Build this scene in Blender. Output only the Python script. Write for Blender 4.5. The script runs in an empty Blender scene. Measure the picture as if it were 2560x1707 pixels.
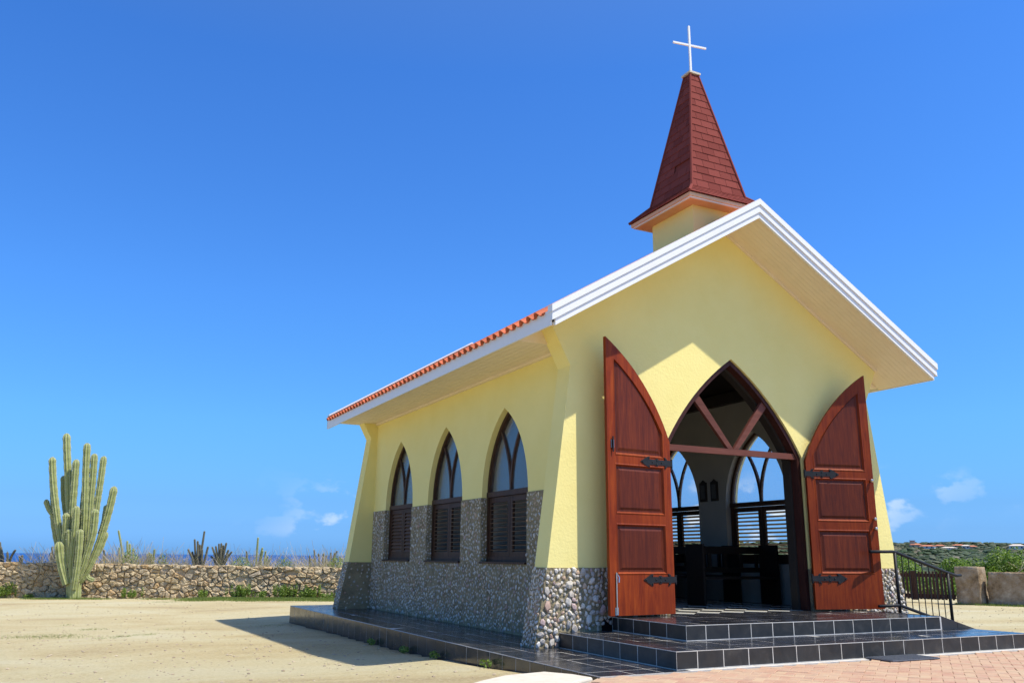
import bpy, bmesh, math, random
from math import sin, cos, pi, sqrt, atan2, radians, exp
from mathutils import Vector, Matrix, noise
from mathutils.geometry import tessellate_polygon

random.seed(7)
scene = bpy.context.scene
COL = scene.collection

# ------------------------------------------------------------------ camera
cam_d = bpy.data.cameras.new('camera')
cam = bpy.data.objects.new('camera', cam_d)
COL.objects.link(cam)
scene.camera = cam
cam_d.sensor_width = 36.0
cam_d.lens = 30.21
cam_d.clip_start = 0.1
cam_d.clip_end = 60000.0
_r = Vector((0.8909, -0.45414, 0.00778)); _u = Vector((-0.11681, -0.21252, 0.97015)); _f = Vector((0.43893, 0.86521, 0.24238))
mw = Matrix(((_r.x, _u.x, -_f.x, -8.5406), (_r.y, _u.y, -_f.y, -9.6334), (_r.z, _u.z, -_f.z, 1.0768), (0, 0, 0, 1)))
cam.matrix_world = mw

# ------------------------------------------------------------------ world, sun, exposure
SUN = Vector((0.705, -0.775, 1.795)).normalized()
SUN_EL = math.asin(SUN.z); SUN_AZ = atan2(SUN.x, SUN.y)
world = bpy.data.worlds.new('World'); scene.world = world; world.use_nodes = True
wn = world.node_tree.nodes; wl = world.node_tree.links
for n in list(wn): wn.remove(n)
w_out = wn.new('ShaderNodeOutputWorld'); w_bg = wn.new('ShaderNodeBackground')
sky = wn.new('ShaderNodeTexSky'); sky.sky_type = 'NISHITA'; sky.sun_disc = False
sky.sun_elevation = SUN_EL; sky.sun_rotation = SUN_AZ
sky.altitude = 0; sky.air_density = 1.0; sky.dust_density = 1.0; sky.ozone_density = 1.5
w_bg.inputs['Strength'].default_value = 0.127
# scattered trade-wind clouds low over the horizon
tc = wn.new('ShaderNodeTexCoord'); sep = wn.new('ShaderNodeSeparateXYZ'); wl.new(tc.outputs['Generated'], sep.inputs[0])
# tint by height: deeper blue low; unseen overhead sky left near-plain to add fill
rampz = wn.new('ShaderNodeValToRGB'); wl.new(sep.outputs[2], rampz.inputs[0])
_st = [(0.0, (.32,.78,1.85)), (.014, (.29,.70,1.70)), (.031, (.26,.60,1.40)), (.057, (.25,.55,1.14)), (.144, (.29,.66,1.03)), (.28, (.30,.70,1.25)), (.52, (.27,.68,1.29)), (.72, (.55,.82,1.22)), (.86, (.95,1.0,1.1))]
while len(rampz.color_ramp.elements) < len(_st): rampz.color_ramp.elements.new(0.5)
for e, (p, c) in zip(rampz.color_ramp.elements, _st): e.position = p; e.color = (c[0]/1.9, c[1]/1.9, c[2]/1.9, 1)
hs0 = wn.new('ShaderNodeVectorMath'); hs0.operation = 'MULTIPLY'; wl.new(sky.outputs['Color'], hs0.inputs[0]); wl.new(rampz.outputs[0], hs0.inputs[1])
hs = wn.new('ShaderNodeVectorMath'); hs.operation = 'SCALE'; wl.new(hs0.outputs[0], hs.inputs[0]); hs.inputs['Scale'].default_value = 1.9
mp = wn.new('ShaderNodeMapping'); mp.inputs['Scale'].default_value = (1.0, 1.0, 1.7); mp.inputs['Location'].default_value = (1.7, 5.2, 0.3)
wl.new(tc.outputs['Generated'], mp.inputs['Vector'])
n1 = wn.new('ShaderNodeTexNoise'); n1.inputs['Scale'].default_value = 21.0; n1.inputs['Detail'].default_value = 5.0; n1.inputs['Roughness'].default_value = 0.5
n2 = wn.new('ShaderNodeTexNoise'); n2.inputs['Scale'].default_value = 1.6; n2.inputs['Detail'].default_value = 1.0
wl.new(mp.outputs[0], n1.inputs['Vector']); wl.new(mp.outputs[0], n2.inputs['Vector'])
def wmath(op, a, b=None, c=None):
    m = wn.new('ShaderNodeMath'); m.operation = op
    for i, v in enumerate((a, b, c)):
        if v is None: continue
        if isinstance(v, (int, float)): m.inputs[i].default_value = v
        else: wl.new(v, m.inputs[i])
    return m.outputs[0]
def wramp(v, a, b, c=0.0, d=1.0):
    m = wn.new('ShaderNodeMapRange'); m.interpolation_type = 'SMOOTHSTEP'
    wl.new(v, m.inputs[0]); m.inputs[1].default_value = a; m.inputs[2].default_value = b; m.inputs[3].default_value = c; m.inputs[4].default_value = d
    return m.outputs[0]
c_shape = wramp(n1.outputs[0], 0.52, 0.62)
c_area = wramp(n2.outputs[0], 0.46, 0.60)
c_el = wmath('MULTIPLY', wramp(sep.outputs[2], 0.012, 0.03), wramp(sep.outputs[2], 0.05, 0.10, 1.0, 0.0))
c_m = wmath('MULTIPLY', wmath('MULTIPLY', c_shape, c_area), wmath('MULTIPLY', c_el, 1.0))
cmix = wn.new('ShaderNodeMixRGB'); wl.new(c_m, cmix.inputs[0]); wl.new(hs.outputs[0], cmix.inputs[1]); cmix.inputs[2].default_value = (4.2, 5.0, 6.0, 1)
wl.new(cmix.outputs[0], w_bg.inputs['Color']); wl.new(w_bg.outputs[0], w_out.inputs[0])

sun_d = bpy.data.lights.new('sun', 'SUN'); sun_d.energy = 4.0; sun_d.angle = radians(0.53); sun_d.color = (1.0, 0.93, 0.80)
sun = bpy.data.objects.new('sun', sun_d); COL.objects.link(sun)
sun.rotation_euler = SUN.to_track_quat('Z', 'Y').to_euler(); sun.location = (20, -20, 40)
vs = scene.view_settings
vs.view_transform = 'Standard'; vs.look = 'None'; vs.gamma = 1.0; vs.use_curve_mapping = False; vs.exposure = 0.50
try:
    scene.cycles.max_bounces = 10; scene.cycles.diffuse_bounces = 5; scene.cycles.transparent_max_bounces = 16
except Exception: pass

# ------------------------------------------------------------------ helpers
WLOC = {}
def tag(o, label=None, cat=None, group=None, kind=None):
    if label: o['label'] = label
    if cat: o['category'] = cat
    if group: o['group'] = group
    if kind: o['kind'] = kind
    return o
def empty(name, loc, label, cat, group=None):
    o = bpy.data.objects.new(name, None); COL.objects.link(o); o.location = loc
    o.empty_display_size = 0.2
    WLOC[o] = Vector(loc)
    return tag(o, label, cat, group)
def attach(o, parent, loc):
    WLOC[o] = Vector(loc)
    if parent is not None:
        o.parent = parent
        o.matrix_parent_inverse = Matrix.Translation(-WLOC[parent])
class MB:
    def __init__(s): s.v = []; s.f = []
    def add(s, vs, fs):
        k = len(s.v); s.v += [tuple(p) for p in vs]; s.f += [tuple(i + k for i in f) for f in fs]; return s
    def box(s, x0, x1, y0, y1, z0, z1):
        return s.add([(x0,y0,z0),(x1,y0,z0),(x1,y1,z0),(x0,y1,z0),(x0,y0,z1),(x1,y0,z1),(x1,y1,z1),(x0,y1,z1)],
                     [(0,3,2,1),(4,5,6,7),(0,1,5,4),(1,2,6,5),(2,3,7,6),(3,0,4,7)])
    def prism(s, poly, fn, t0, t1, holes=()):
        loops = [list(poly)] + [list(h) for h in holes]
        flat = [p for l in loops for p in l]; n = len(flat)
        if not holes and len(poly) == 4: tris = [(0, 1, 2, 3)]
        else: tris = tessellate_polygon([[Vector((a, b, 0)) for a, b in l] for l in loops])
        vs = [fn(a, b, t0) for a, b in flat] + [fn(a, b, t1) for a, b in flat]
        fs = [tuple(t) for t in tris] + [tuple(i + n for i in reversed(t)) for t in tris]
        k = 0
        for l in loops:
            m = len(l)
            for i in range(m):
                j = (i + 1) % m
                fs.append((k + i, k + j, n + k + j, n + k + i))
            k += m
        return s.add(vs, fs)
    def tube(s, pts, rad, n=8, cap=True):
        pts = [Vector(p) for p in pts]
        if not isinstance(rad, (list, tuple)): rad = [rad] * len(pts)
        vs = []; fs = []
        up = Vector((0, 0, 1))
        t0 = (pts[1] - pts[0]).normalized()
        if abs(t0.z) > 0.9: up = Vector((0, 1, 0))
        a = t0.cross(up).normalized()
        for i, p in enumerate(pts):
            t = (pts[min(i + 1, len(pts) - 1)] - pts[max(i - 1, 0)]).normalized()
            a = (a - t * a.dot(t)).normalized(); b = t.cross(a)
            for k in range(n):
                th = 2 * pi * k / n
                vs.append(p + (a * cos(th) + b * sin(th)) * rad[i])
        for i in range(len(pts) - 1):
            for k in range(n):
                fs.append((i*n+k, i*n+(k+1) % n, (i+1)*n+(k+1) % n, (i+1)*n+k))
        if cap:
            fs.append(tuple(range(n - 1, -1, -1))); fs.append(tuple((len(pts)-1)*n + k for k in range(n)))
        return s.add(vs, fs)
    def sphere(s, c, r, seg=8, ring=5, sz=1.0):
        vs = [(c[0], c[1], c[2] - r*sz)]; fs = []
        for i in range(1, ring):
            ph = -pi/2 + pi*i/ring
            for k in range(seg): vs.append((c[0]+r*cos(ph)*cos(2*pi*k/seg), c[1]+r*cos(ph)*sin(2*pi*k/seg), c[2]+r*sz*sin(ph)))
        vs.append((c[0], c[1], c[2] + r*sz)); e = len(vs) - 1
        for k in range(seg):
            fs.append((0, 1+(k+1) % seg, 1+k)); fs.append((e, 1+(ring-2)*seg+k, 1+(ring-2)*seg+(k+1) % seg))
            for i in range(ring-2): fs.append((1+i*seg+k, 1+i*seg+(k+1) % seg, 1+(i+1)*seg+(k+1) % seg, 1+(i+1)*seg+k))
        return s.add(vs, fs)
def mesh_from(name, v, f, recalc=True, smooth=False):
    me = bpy.data.meshes.new(name); me.from_pydata(v, [], f)
    if recalc:
        bm = bmesh.new(); bm.from_mesh(me); bmesh.ops.recalc_face_normals(bm, faces=bm.faces); bm.to_mesh(me); bm.free()
    if smooth: me.polygons.foreach_set('use_smooth', [True] * len(me.polygons))
    me.update(); return me
def obj(name, mb, mat, parent=None, smooth=False, recalc=True, label=None, cat=None, group=None, kind=None, bevel=0):
    xs = [p[0] for p in mb.v]; ys = [p[1] for p in mb.v]; zs = [p[2] for p in mb.v]
    c = Vector(((min(xs)+max(xs))/2, (min(ys)+max(ys))/2, min(zs)))
    me = mesh_from(name, [(p[0]-c.x, p[1]-c.y, p[2]-c.z) for p in mb.v], mb.f, recalc, smooth)
    me.materials.append(mat)
    o = bpy.data.objects.new(name, me); COL.objects.link(o); o.location = c
    attach(o, parent, c)
    if bevel:
        b = o.modifiers.new('bevel', 'BEVEL'); b.width = bevel; b.segments = 2; b.limit_method = 'ANGLE'
    return tag(o, label, cat, group, kind)
def inst(name, me, loc, rot, scl, parent=None):
    o = bpy.data.objects.new(name, me); COL.objects.link(o); o.location = loc; o.rotation_euler = rot; o.scale = scl
    attach(o, parent, loc); return o

# ------------------------------------------------------------------ materials
def lin(r, g, b):
    f = lambda c: (c/255/12.92) if c/255 <= 0.04045 else ((c/255+0.055)/1.055)**2.4
    return (f(r), f(g), f(b), 1)
class Mat:
    def __init__(s, name):
        s.m = bpy.data.materials.new(name); s.m.use_nodes = True
        s.n = s.m.node_tree.nodes; s.l = s.m.node_tree.links
        s.b = s.n['Principled BSDF']; s.out = s.n['Material Output']
        s.pos = s.n.new('ShaderNodeNewGeometry').outputs['Position']
    def new(s, t, **kw):
        n = s.n.new(t)
        for k, v in kw.items(): setattr(n, k, v)
        return n
    def noise(s, scale, detail=4, rough=0.55, vec=None, dist=0.0):
        n = s.new('ShaderNodeTexNoise'); n.inputs['Scale'].default_value = scale; n.inputs['Detail'].default_value = detail
        n.inputs['Roughness'].default_value = rough; n.inputs['Distortion'].default_value = dist
        s.l.new(vec if vec is not None else s.pos, n.inputs['Vector']); return n.outputs[0]
    def voro(s, scale, feature='F1', out='Distance', vec=None, rnd=1.0):
        n = s.new('ShaderNodeTexVoronoi', feature=feature); n.inputs['Scale'].default_value = scale; n.inputs['Randomness'].default_value = rnd
        s.l.new(vec if vec is not None else s.pos, n.inputs['Vector']); return n.outputs[out]
    def scaled(s, v, sc, loc=(0,0,0)):
        n = s.new('ShaderNodeMapping'); n.inputs['Scale'].default_value = sc; n.inputs['Location'].default_value = loc; s.l.new(v, n.inputs['Vector']); return n.outputs[0]
    def ramp(s, v, stops, interp='LINEAR'):
        n = s.new('ShaderNodeValToRGB'); cr = n.color_ramp; cr.interpolation = interp
        while len(cr.elements) < len(stops): cr.elements.new(0.5)
        for e, (p, c) in zip(cr.elements, stops):
            e.position = p; e.color = c if len(c) == 4 else (*c, 1)
        s.l.new(v, n.inputs[0]); return n.outputs[0]
    def mix(s, fac, a, b, mode='MIX'):
        n = s.new('ShaderNodeMixRGB', blend_type=mode)
        for i, v in ((0, fac), (1, a), (2, b)):
            if isinstance(v, (int, float)): n.inputs[i].default_value = v
            elif isinstance(v, tuple): n.inputs[i].default_value = v if len(v) == 4 else (*v, 1)
            else: s.l.new(v, n.inputs[i])
        return n.outputs[0]
    def math(s, op, a, b=0.0):
        n = s.new('ShaderNodeMath', operation=op)
        for i, v in enumerate((a, b)):
            if isinstance(v, (int, float)): n.inputs[i].default_value = v
            else: s.l.new(v, n.inputs[i])
        return n.outputs[0]
    def mrange(s, v, a, b, c=0.0, d=1.0):
        n = s.new('ShaderNodeMapRange'); s.l.new(v, n.inputs[0])
        for i, q in enumerate((a, b, c, d)): n.inputs[i+1].default_value = q
        return n.outputs[0]
    def orand(s): return s.new('ShaderNodeObjectInfo').outputs['Random']
    def irand(s): return s.new('ShaderNodeNewGeometry').outputs['Random Per Island']
    def color(s, c):
        if isinstance(c, tuple): s.b.inputs['Base Color'].default_value = c if len(c) == 4 else (*c, 1)
        else: s.l.new(c, s.b.inputs['Base Color'])
        return s
    def rough(s, r):
        if isinstance(r, (int, float)): s.b.inputs['Roughness'].default_value = r
        else: s.l.new(r, s.b.inputs['Roughness'])
        return s
    def bump(s, h, strength=0.3, dist=0.01):
        n = s.new('ShaderNodeBump'); n.inputs['Strength'].default_value = strength; n.inputs['Distance'].default_value = dist
        s.l.new(h, n.inputs['Height']); s.l.new(n.outputs[0], s.b.inputs['Normal']); return s
    def spec(s, v): s.b.inputs['Specular IOR Level'].default_value = v; return s
def simple(name, c1, c2, scale=6, rough=0.6, bs=60, bstr=0.15, bd=0.005, var=0.0, metal=0.0):
    M = Mat(name); c = M.mix(M.mrange(M.noise(scale, 5), 0.3, 0.7), c1, c2)
    if var: c = M.mix(1.0, c, M.ramp(M.orand(), [(0, (1-var,)*3), (1, (1+var*0.4,)*3)]), 'MULTIPLY')
    M.color(c).rough(rough); M.b.inputs['Metallic'].default_value = metal
    if bstr: M.bump(M.noise(bs, 4), bstr, bd)
    return M.m

def mk_plaster():
    M = Mat('yellow_plaster')
    c = M.mix(M.mrange(M.noise(1.3, 5), 0.3, 0.7), lin(244, 230, 152), lin(240, 224, 142))
    c = M.mix(M.mrange(M.noise(22, 4), 0.62, 0.8, 0, 0.12), c, lin(205, 190, 125))
    M.color(c).rough(0.85).spec(0.2)
    h = M.math('ADD', M.noise(30, 6, 0.6), M.math('MULTIPLY', M.noise(9, 3, dist=1.5), 0.8))
    M.bump(h, 0.35, 0.012); return M.m
PLASTER = mk_plaster()
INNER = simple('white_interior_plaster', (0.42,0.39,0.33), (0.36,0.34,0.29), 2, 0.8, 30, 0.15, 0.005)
def mk_matrix():
    M = Mat('pebble_dash_mortar')
    c = M.ramp(M.noise(5, 6, 0.65), [(0.25, (0.17,0.135,0.08)), (0.5, (0.30,0.25,0.15)), (0.75, (0.39,0.325,0.195))])
    M.color(c).rough(0.95).spec(0.1)
    M.bump(M.math('ADD', M.noise(45, 5, 0.7), M.math('MULTIPLY', M.voro(26), 0.8)), 0.9, 0.02); return M.m
MORTAR_D = mk_matrix()
def mk_pebble(name, k=1.0):
    M = Mat(name)
    r = M.math('FRACT', M.math('ADD', M.math('MULTIPLY', M.orand(), 7.31), M.math('MULTIPLY', M.irand(), 3.77)))
    pal = [(0.0,(0.64,0.60,0.52)),(0.16,(0.46,0.43,0.38)),(0.32,(0.72,0.66,0.54)),(0.46,(0.42,0.38,0.33)),(0.58,(0.57,0.47,0.35)),(0.68,(0.66,0.61,0.52)),(0.80,(0.46,0.30,0.22)),(0.86,(0.60,0.42,0.27)),(0.92,(0.50,0.36,0.33)),(0.97,(0.66,0.64,0.6))]
    c = M.ramp(r, [(p, tuple(k*x for x in q)) for p, q in pal], 'CONSTANT')
    c = M.mix(M.mrange(M.noise(60, 4), 0.35, 0.75, 0, 0.45), c, (0.24, 0.2, 0.16))
    M.color(c).rough(0.55); M.bump(M.noise(90, 4), 0.35, 0.006); return M.m
PEBBLE = mk_pebble('river_pebble')
def mk_tile():
    M = Mat('black_slate_tile')
    n = M.noise(3.5, 7, 0.65, dist=0.8)
    c = M.ramp(n, [(0.3, (0.014,0.015,0.018)), (0.55, (0.026,0.027,0.031)), (0.78, (0.055,0.055,0.06))])
    c = M.mix(1.0, c, M.ramp(M.orand(), [(0, (0.75,)*3), (1, (1.35,1.3,1.3))]), 'MULTIPLY')
    c = M.mix(M.mrange(M.noise(1.7, 6, 0.7), 0.55, 0.8, 0, 0.3), c, (0.10, 0.095, 0.09))
    M.color(c).rough(M.mrange(M.noise(9, 5), 0.3, 0.75, 0.10, 0.30)); M.bump(M.noise(14, 5), 0.05, 0.004); return M.m
TILE = mk_tile()
def mk_riser():
    M = Mat('dusty_black_riser_tile')
    c = M.ramp(M.noise(4.5, 7, 0.65, dist=0.8), [(0.3, (0.016,0.016,0.016)), (0.55, (0.030,0.029,0.027)), (0.78, (0.07,0.066,0.058))])
    c = M.mix(1.0, c, M.ramp(M.orand(), [(0, (0.8,)*3), (1, (1.25,)*3)]), 'MULTIPLY')
    M.color(c).rough(M.mrange(M.noise(7, 5), 0.3, 0.75, 0.28, 0.5)).spec(0.35); M.bump(M.noise(14, 5), 0.05, 0.004); return M.m
RISER = mk_riser()
GROUT = simple('cement_grout', (0.62,0.59,0.53), (0.48,0.45,0.40), 14, 0.9, 90, 0.2)
def mk_white():
    M = Mat('white_trim_paint'); c = M.mix(M.mrange(M.noise(4, 6), 0.55, 0.8, 0, 0.25), (0.80,0.80,0.79), (0.66,0.65,0.62))
    M.color(c).rough(0.5); M.bump(M.noise(5, 3), 0.04, 0.004); return M.m
WHITE = mk_white()
SOFFIT = simple('cream_soffit_paint', (0.86,0.74,0.54), (0.82,0.70,0.50), 5, 0.6, 40, 0.06)
PEACH = simple('peach_tower_paint', (0.78,0.45,0.24), (0.72,0.40,0.20), 6, 0.55, 40, 0.06)
def mk_terra():
    M = Mat('terracotta_roof_tile'); c = M.mix(M.mrange(M.noise(11, 5), 0.3, 0.7), (0.62,0.16,0.06), (0.50,0.11,0.045))
    c = M.mix(1.0, c, M.ramp(M.orand(), [(0, (0.75,)*3), (1, (1.15,)*3)]), 'MULTIPLY')
    M.color(c).rough(0.75); M.bump(M.noise(60, 4), 0.2, 0.005); return M.m
TERRA = mk_terra()
def mk_shingle():
    M = Mat('dark_red_shingle'); r = M.math('FRACT', M.math('ADD', M.orand(), M.math('MULTIPLY', M.irand(), 5.3)))
    c = M.mix(r, (0.17,0.040,0.032), (0.23,0.058,0.046))
    c = M.mix(M.mrange(M.noise(160, 3), 0.5, 0.8, 0, 0.4), c, (0.30,0.12,0.10))
    M.color(c).rough(0.95).spec(0.05); M.bump(M.noise(220, 3), 0.35, 0.004); return M.m
SHINGLE = mk_shingle()
def mk_wood(name, cA, cB, cC, rough, axis='z', coat=0.0, sc=1.0):
    M = Mat(name)
    s = (26*sc, 26*sc, 2.2*sc) if axis == 'z' else ((2.2*sc, 26*sc, 26*sc) if axis == 'x' else (26*sc, 2.2*sc, 26*sc))
    v = M.scaled(M.pos, s)
    g = M.noise(1.0, 6, 0.65, v, 0.6)
    c = M.ramp(g, [(0.28, cA), (0.5, cB), (0.75, cC)])
    c = M.mix(M.mrange(M.noise(1.6, 4), 0.4, 0.75, 0, 0.55), c, cA)
    c = M.mix(1.0, c, M.ramp(M.orand(), [(0, (0.82,)*3), (1, (1.12,)*3)]), 'MULTIPLY')
    M.color(c).rough(rough); M.b.inputs['Coat Weight'].default_value = coat; M.b.inputs['Coat Roughness'].default_value = 0.22
    M.spec(0.2); M.bump(g, 0.12, 0.004); return M.m
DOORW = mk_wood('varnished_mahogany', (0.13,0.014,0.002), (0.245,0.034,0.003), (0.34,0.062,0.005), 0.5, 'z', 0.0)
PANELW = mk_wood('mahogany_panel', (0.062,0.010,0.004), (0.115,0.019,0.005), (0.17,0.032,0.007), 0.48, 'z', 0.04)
FRAMEW = mk_wood('dark_window_wood', (0.04,0.020,0.011), (0.065,0.032,0.018), (0.10,0.05,0.028), 0.55, 'z')
SLATW = mk_wood('louver_wood', (0.09,0.05,0.028), (0.14,0.08,0.045), (0.2,0.12,0.07), 0.5, 'y')
PEWW = mk_wood('dark_pew_wood', (0.012,0.008,0.005), (0.02,0.012,0.008), (0.03,0.018,0.01), 0.45, 'x')
GATEW = mk_wood('stained_gate_wood', (0.045,0.022,0.015), (0.07,0.034,0.022), (0.1,0.05,0.032), 0.65, 'z')
FRAMER = mk_wood('reddish_frame_wood', (0.03,0.010,0.008), (0.055,0.017,0.012), (0.08,0.027,0.018), 0.5, 'z')
BARW = mk_wood('weathered_crossbar_wood', (0.10,0.034,0.024), (0.15,0.05,0.034), (0.19,0.07,0.048), 0.6, 'x')
IRON = simple('black_iron', (0.010,0.0105,0.011), (0.017,0.017,0.018), 20, 0.55, 60, 0.1); IRON.node_tree.nodes['Principled BSDF'].inputs['Specular IOR Level'].default_value = 0.3
STEEL = simple('brushed_steel', (0.62,0.61,0.59), (0.5,0.49,0.47), 20, 0.28, 60, 0.03, metal=1.0)
DARK = simple('dark_ceiling_wood', (0.03,0.022,0.014), (0.02,0.014,0.009), 3, 0.6)
def mk_glass():
    M = Mat('ripple_glass')
    tr = M.new('ShaderNodeBsdfTransparent'); tr.inputs[0].default_value = (0.93, 0.96, 1.0, 1)
    tl = M.new('ShaderNodeBsdfTranslucent'); tl.inputs[0].default_value = (0.6, 0.68, 0.75, 1)
    gl = M.new('ShaderNodeBsdfGlossy'); gl.inputs['Roughness'].default_value = 0.12
    bp = M.new('ShaderNodeBump'); bp.inputs['Strength'].default_value = 0.35; bp.inputs['Distance'].default_value = 0.01
    M.l.new(M.noise(38, 2), bp.inputs['Height']); M.l.new(bp.outputs[0], gl.inputs['Normal']); M.l.new(bp.outputs[0], tl.inputs['Normal'])
    m1 = M.new('ShaderNodeMixShader'); m1.inputs[0].default_value = 0.10; M.l.new(tr.outputs[0], m1.inputs[1]); M.l.new(tl.outputs[0], m1.inputs[2])
    fr = M.new('ShaderNodeLayerWeight'); fr.inputs['Blend'].default_value = 0.5; M.l.new(bp.outputs[0], fr.inputs['Normal']); sch = M.math('POWER', fr.outputs['Facing'], 4.0)
    m2 = M.new('ShaderNodeMixShader'); M.l.new(M.math('ADD', M.math('MULTIPLY', sch, 0.9), 0.035), m2.inputs[0]); M.l.new(m1.outputs[0], m2.inputs[1]); M.l.new(gl.outputs[0], m2.inputs[2])
    M.l.new(m2.outputs[0], M.out.inputs[0]); return M.m
GLASS = mk_glass()
def mk_dirt():
    M = Mat('pale_gravel_dirt')
    big = M.noise(0.36, 7, 0.62, M.scaled(M.pos, (0.7, 1.25, 1.0)), 0.5)
    c = M.ramp(big, [(0.33, (0.32,0.24,0.12)), (0.43, (0.43,0.345,0.175)), (0.53, (0.48,0.415,0.235)), (0.66, (0.51,0.465,0.30))])
    c = M.mix(M.mrange(M.noise(26, 6, 0.8), 0.40, 0.70, 0, 0.75), c, (0.63,0.56,0.37)); c = M.mix(M.mrange(M.noise(17, 6, 0.8), 0.52, 0.75, 0, 0.7), c, (0.27,0.21,0.125))
    v = M.voro(55); c = M.mix(M.mrange(v, 0.0, 0.22, 0.55, 0.0), c, M.ramp(M.noise(120, 2), [(0.35, (0.2,0.15,0.09)), (0.65, (0.66,0.6,0.5))]))
    # scrub-green and brown tone beyond the yard
    far = M.new('ShaderNodeVectorMath', operation='LENGTH'); M.l.new(M.pos, far.inputs[0])
    fd = M.mrange(far.outputs['Value'], 28, 60)
    scrub = M.ramp(M.noise(0.05, 8, 0.7), [(0.3, (0.05,0.065,0.028)), (0.5, (0.10,0.10,0.055)), (0.66, (0.20,0.165,0.11)), (0.8, (0.3,0.26,0.19))])
    c = M.mix(fd, c, scrub)
    M.color(c).rough(0.95).spec(0.1)
    h = M.math('ADD', M.math('MULTIPLY', M.noise(42, 6, 0.7), 1.0), M.math('MULTIPLY', M.noise(4, 4), 1.2))
    M.bump(h, 0.9, 0.03); return M.m
DIRT = mk_dirt()
def mk_brick():
    M = Mat('paving_brick'); r = M.math('FRACT', M.math('ADD', M.math('MULTIPLY', M.orand(), 5.1), M.math('MULTIPLY', M.irand(), 3.3)))
    c = M.ramp(r, [(0, (0.46,0.275,0.175)), (0.3, (0.44,0.245,0.17)), (0.5, (0.50,0.35,0.22)), (0.7, (0.42,0.225,0.16)), (0.85, (0.47,0.31,0.20)), (1, (0.40,0.24,0.17))])
    c = M.mix(M.mrange(M.noise(3.5, 7, 0.75), 0.38, 0.66, 0, 0.8), c, (0.50,0.375,0.25))
    M.color(c).rough(0.85).spec(0.2); M.bump(M.noise(40, 5), 0.4, 0.008); return M.m
BRICK = mk_brick()
SAND = simple('joint_sand', (0.48,0.35,0.24), (0.40,0.29,0.2), 12, 0.95, 80, 0.5, 0.01)
CONC = simple('rough_pale_concrete', (0.66,0.60,0.49), (0.56,0.50,0.40), 10, 0.9, 55, 0.7, 0.012)
def mk_stone():
    M = Mat('limestone_rubble'); r = M.math('FRACT', M.math('ADD', M.math('MULTIPLY', M.orand(), 6.7), M.math('MULTIPLY', M.irand(), 4.1)))
    c = M.ramp(r, [(0, (0.66,0.51,0.29)), (0.25, (0.72,0.58,0.37)), (0.45, (0.60,0.47,0.29)), (0.6, (0.74,0.61,0.41)), (0.75, (0.64,0.43,0.21)), (0.9, (0.56,0.47,0.34)), (1, (0.70,0.55,0.34))])
    c = M.mix(M.mrange(M.noise(9, 6, 0.7), 0.42, 0.72, 0, 0.55), c, (0.36,0.26,0.15))
    c = M.mix(M.mrange(M.noise(22, 5, 0.7), 0.55, 0.8, 0, 0.6), c, (0.64,0.55,0.40))
    M.color(c).rough(0.95).spec(0.1)
    M.bump(M.math('ADD', M.noise(18, 7, 0.75), M.math('MULTIPLY', M.voro(14), 0.6)), 1.0, 0.08); return M.m
STONE = mk_stone()
MORTAR = simple('wall_mortar', (0.60,0.48,0.32), (0.44,0.34,0.21), 8, 0.95, 30, 0.8, 0.03)
def mk_mud():
    M = Mat('weathered_render'); c = M.ramp(M.noise(2.2, 8, 0.7), [(0.30, (0.08,0.055,0.035)), (0.43, (0.27,0.19,0.11)), (0.55, (0.36,0.28,0.19)), (0.68, (0.52,0.43,0.31))])
    M.color(c).rough(0.95).spec(0.1); M.bump(M.noise(10, 7, 0.7), 0.9, 0.05); return M.m
MUD = mk_mud()
def mk_cactus(name, g1, g2, pale):
    M = Mat(name)
    at = M.new('ShaderNodeAttribute', attribute_name='rib').outputs['Fac']
    v = M.scaled(M.pos, (3, 3, 9))
    c = M.mix(M.mrange(M.noise(1.2, 5, 0.6, v), 0.3, 0.7), g1, g2)
    c = M.mix(M.mrange(at, 0.80, 1.0, 0, 0.75), c, pale)
    M.color(c).rough(0.6); M.bump(M.noise(45, 3), 0.2, 0.01); return M.m
CACT = mk_cactus('candelabra_cactus_skin', (0.23,0.265,0.075), (0.31,0.335,0.13), (0.62,0.60,0.38))
CACT2 = mk_cactus('dull_cactus_skin', (0.085,0.088,0.052), (0.14,0.125,0.078), (0.26,0.23,0.16))
SPINE = simple('pale_cactus_spine', (0.62,0.58,0.46), (0.5,0.46,0.36), 10, 0.7, 30, 0)
def mk_leaf(name, a, b, c_):
    M = Mat(name); c = M.ramp(M.irand(), [(0, a), (0.55, b), (1, c_)])
    if name == 'far_scrub': c = M.mix(M.mrange(M.noise(0.012, 4), 0.35, 0.65), M.mix(1.0, c, (0.55,0.75,0.6,1), 'MULTIPLY'), c); c = M.mix(M.mrange(M.irand(), .97, .98), c, (0.28,0.25,0.19,1))
    M.color(c).rough(0.5).spec(0.35 if name != 'far_scrub' else 0.05)
    tl = M.new('ShaderNodeBsdfTranslucent'); M.l.new(M.mix(1.0, c, (1.5,1.7,0.8,1), 'MULTIPLY'), tl.inputs[0])
    mx = M.new('ShaderNodeMixShader'); mx.inputs[0].default_value = 0.28
    M.l.new(M.b.outputs[0], mx.inputs[1]); M.l.new(tl.outputs[0], mx.inputs[2]); M.l.new(mx.outputs[0], M.out.inputs[0]); return M.m
LEAF_W = mk_leaf('fresh_weed_leaf', (0.10,0.16,0.025), (0.17,0.25,0.04), (0.26,0.34,0.08))
LEAF_B = mk_leaf('sea_scrub_leaf', (0.06,0.11,0.012), (0.12,0.20,0.022), (0.22,0.31,0.04))
LEAF_D = mk_leaf('dull_scrub_leaf', (0.07,0.085,0.03), (0.12,0.13,0.055), (0.2,0.19,0.09))
GRASS = mk_leaf('short_grass_blade', (0.11,0.16,0.03), (0.16,0.22,0.045), (0.26,0.27,0.09))
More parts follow.
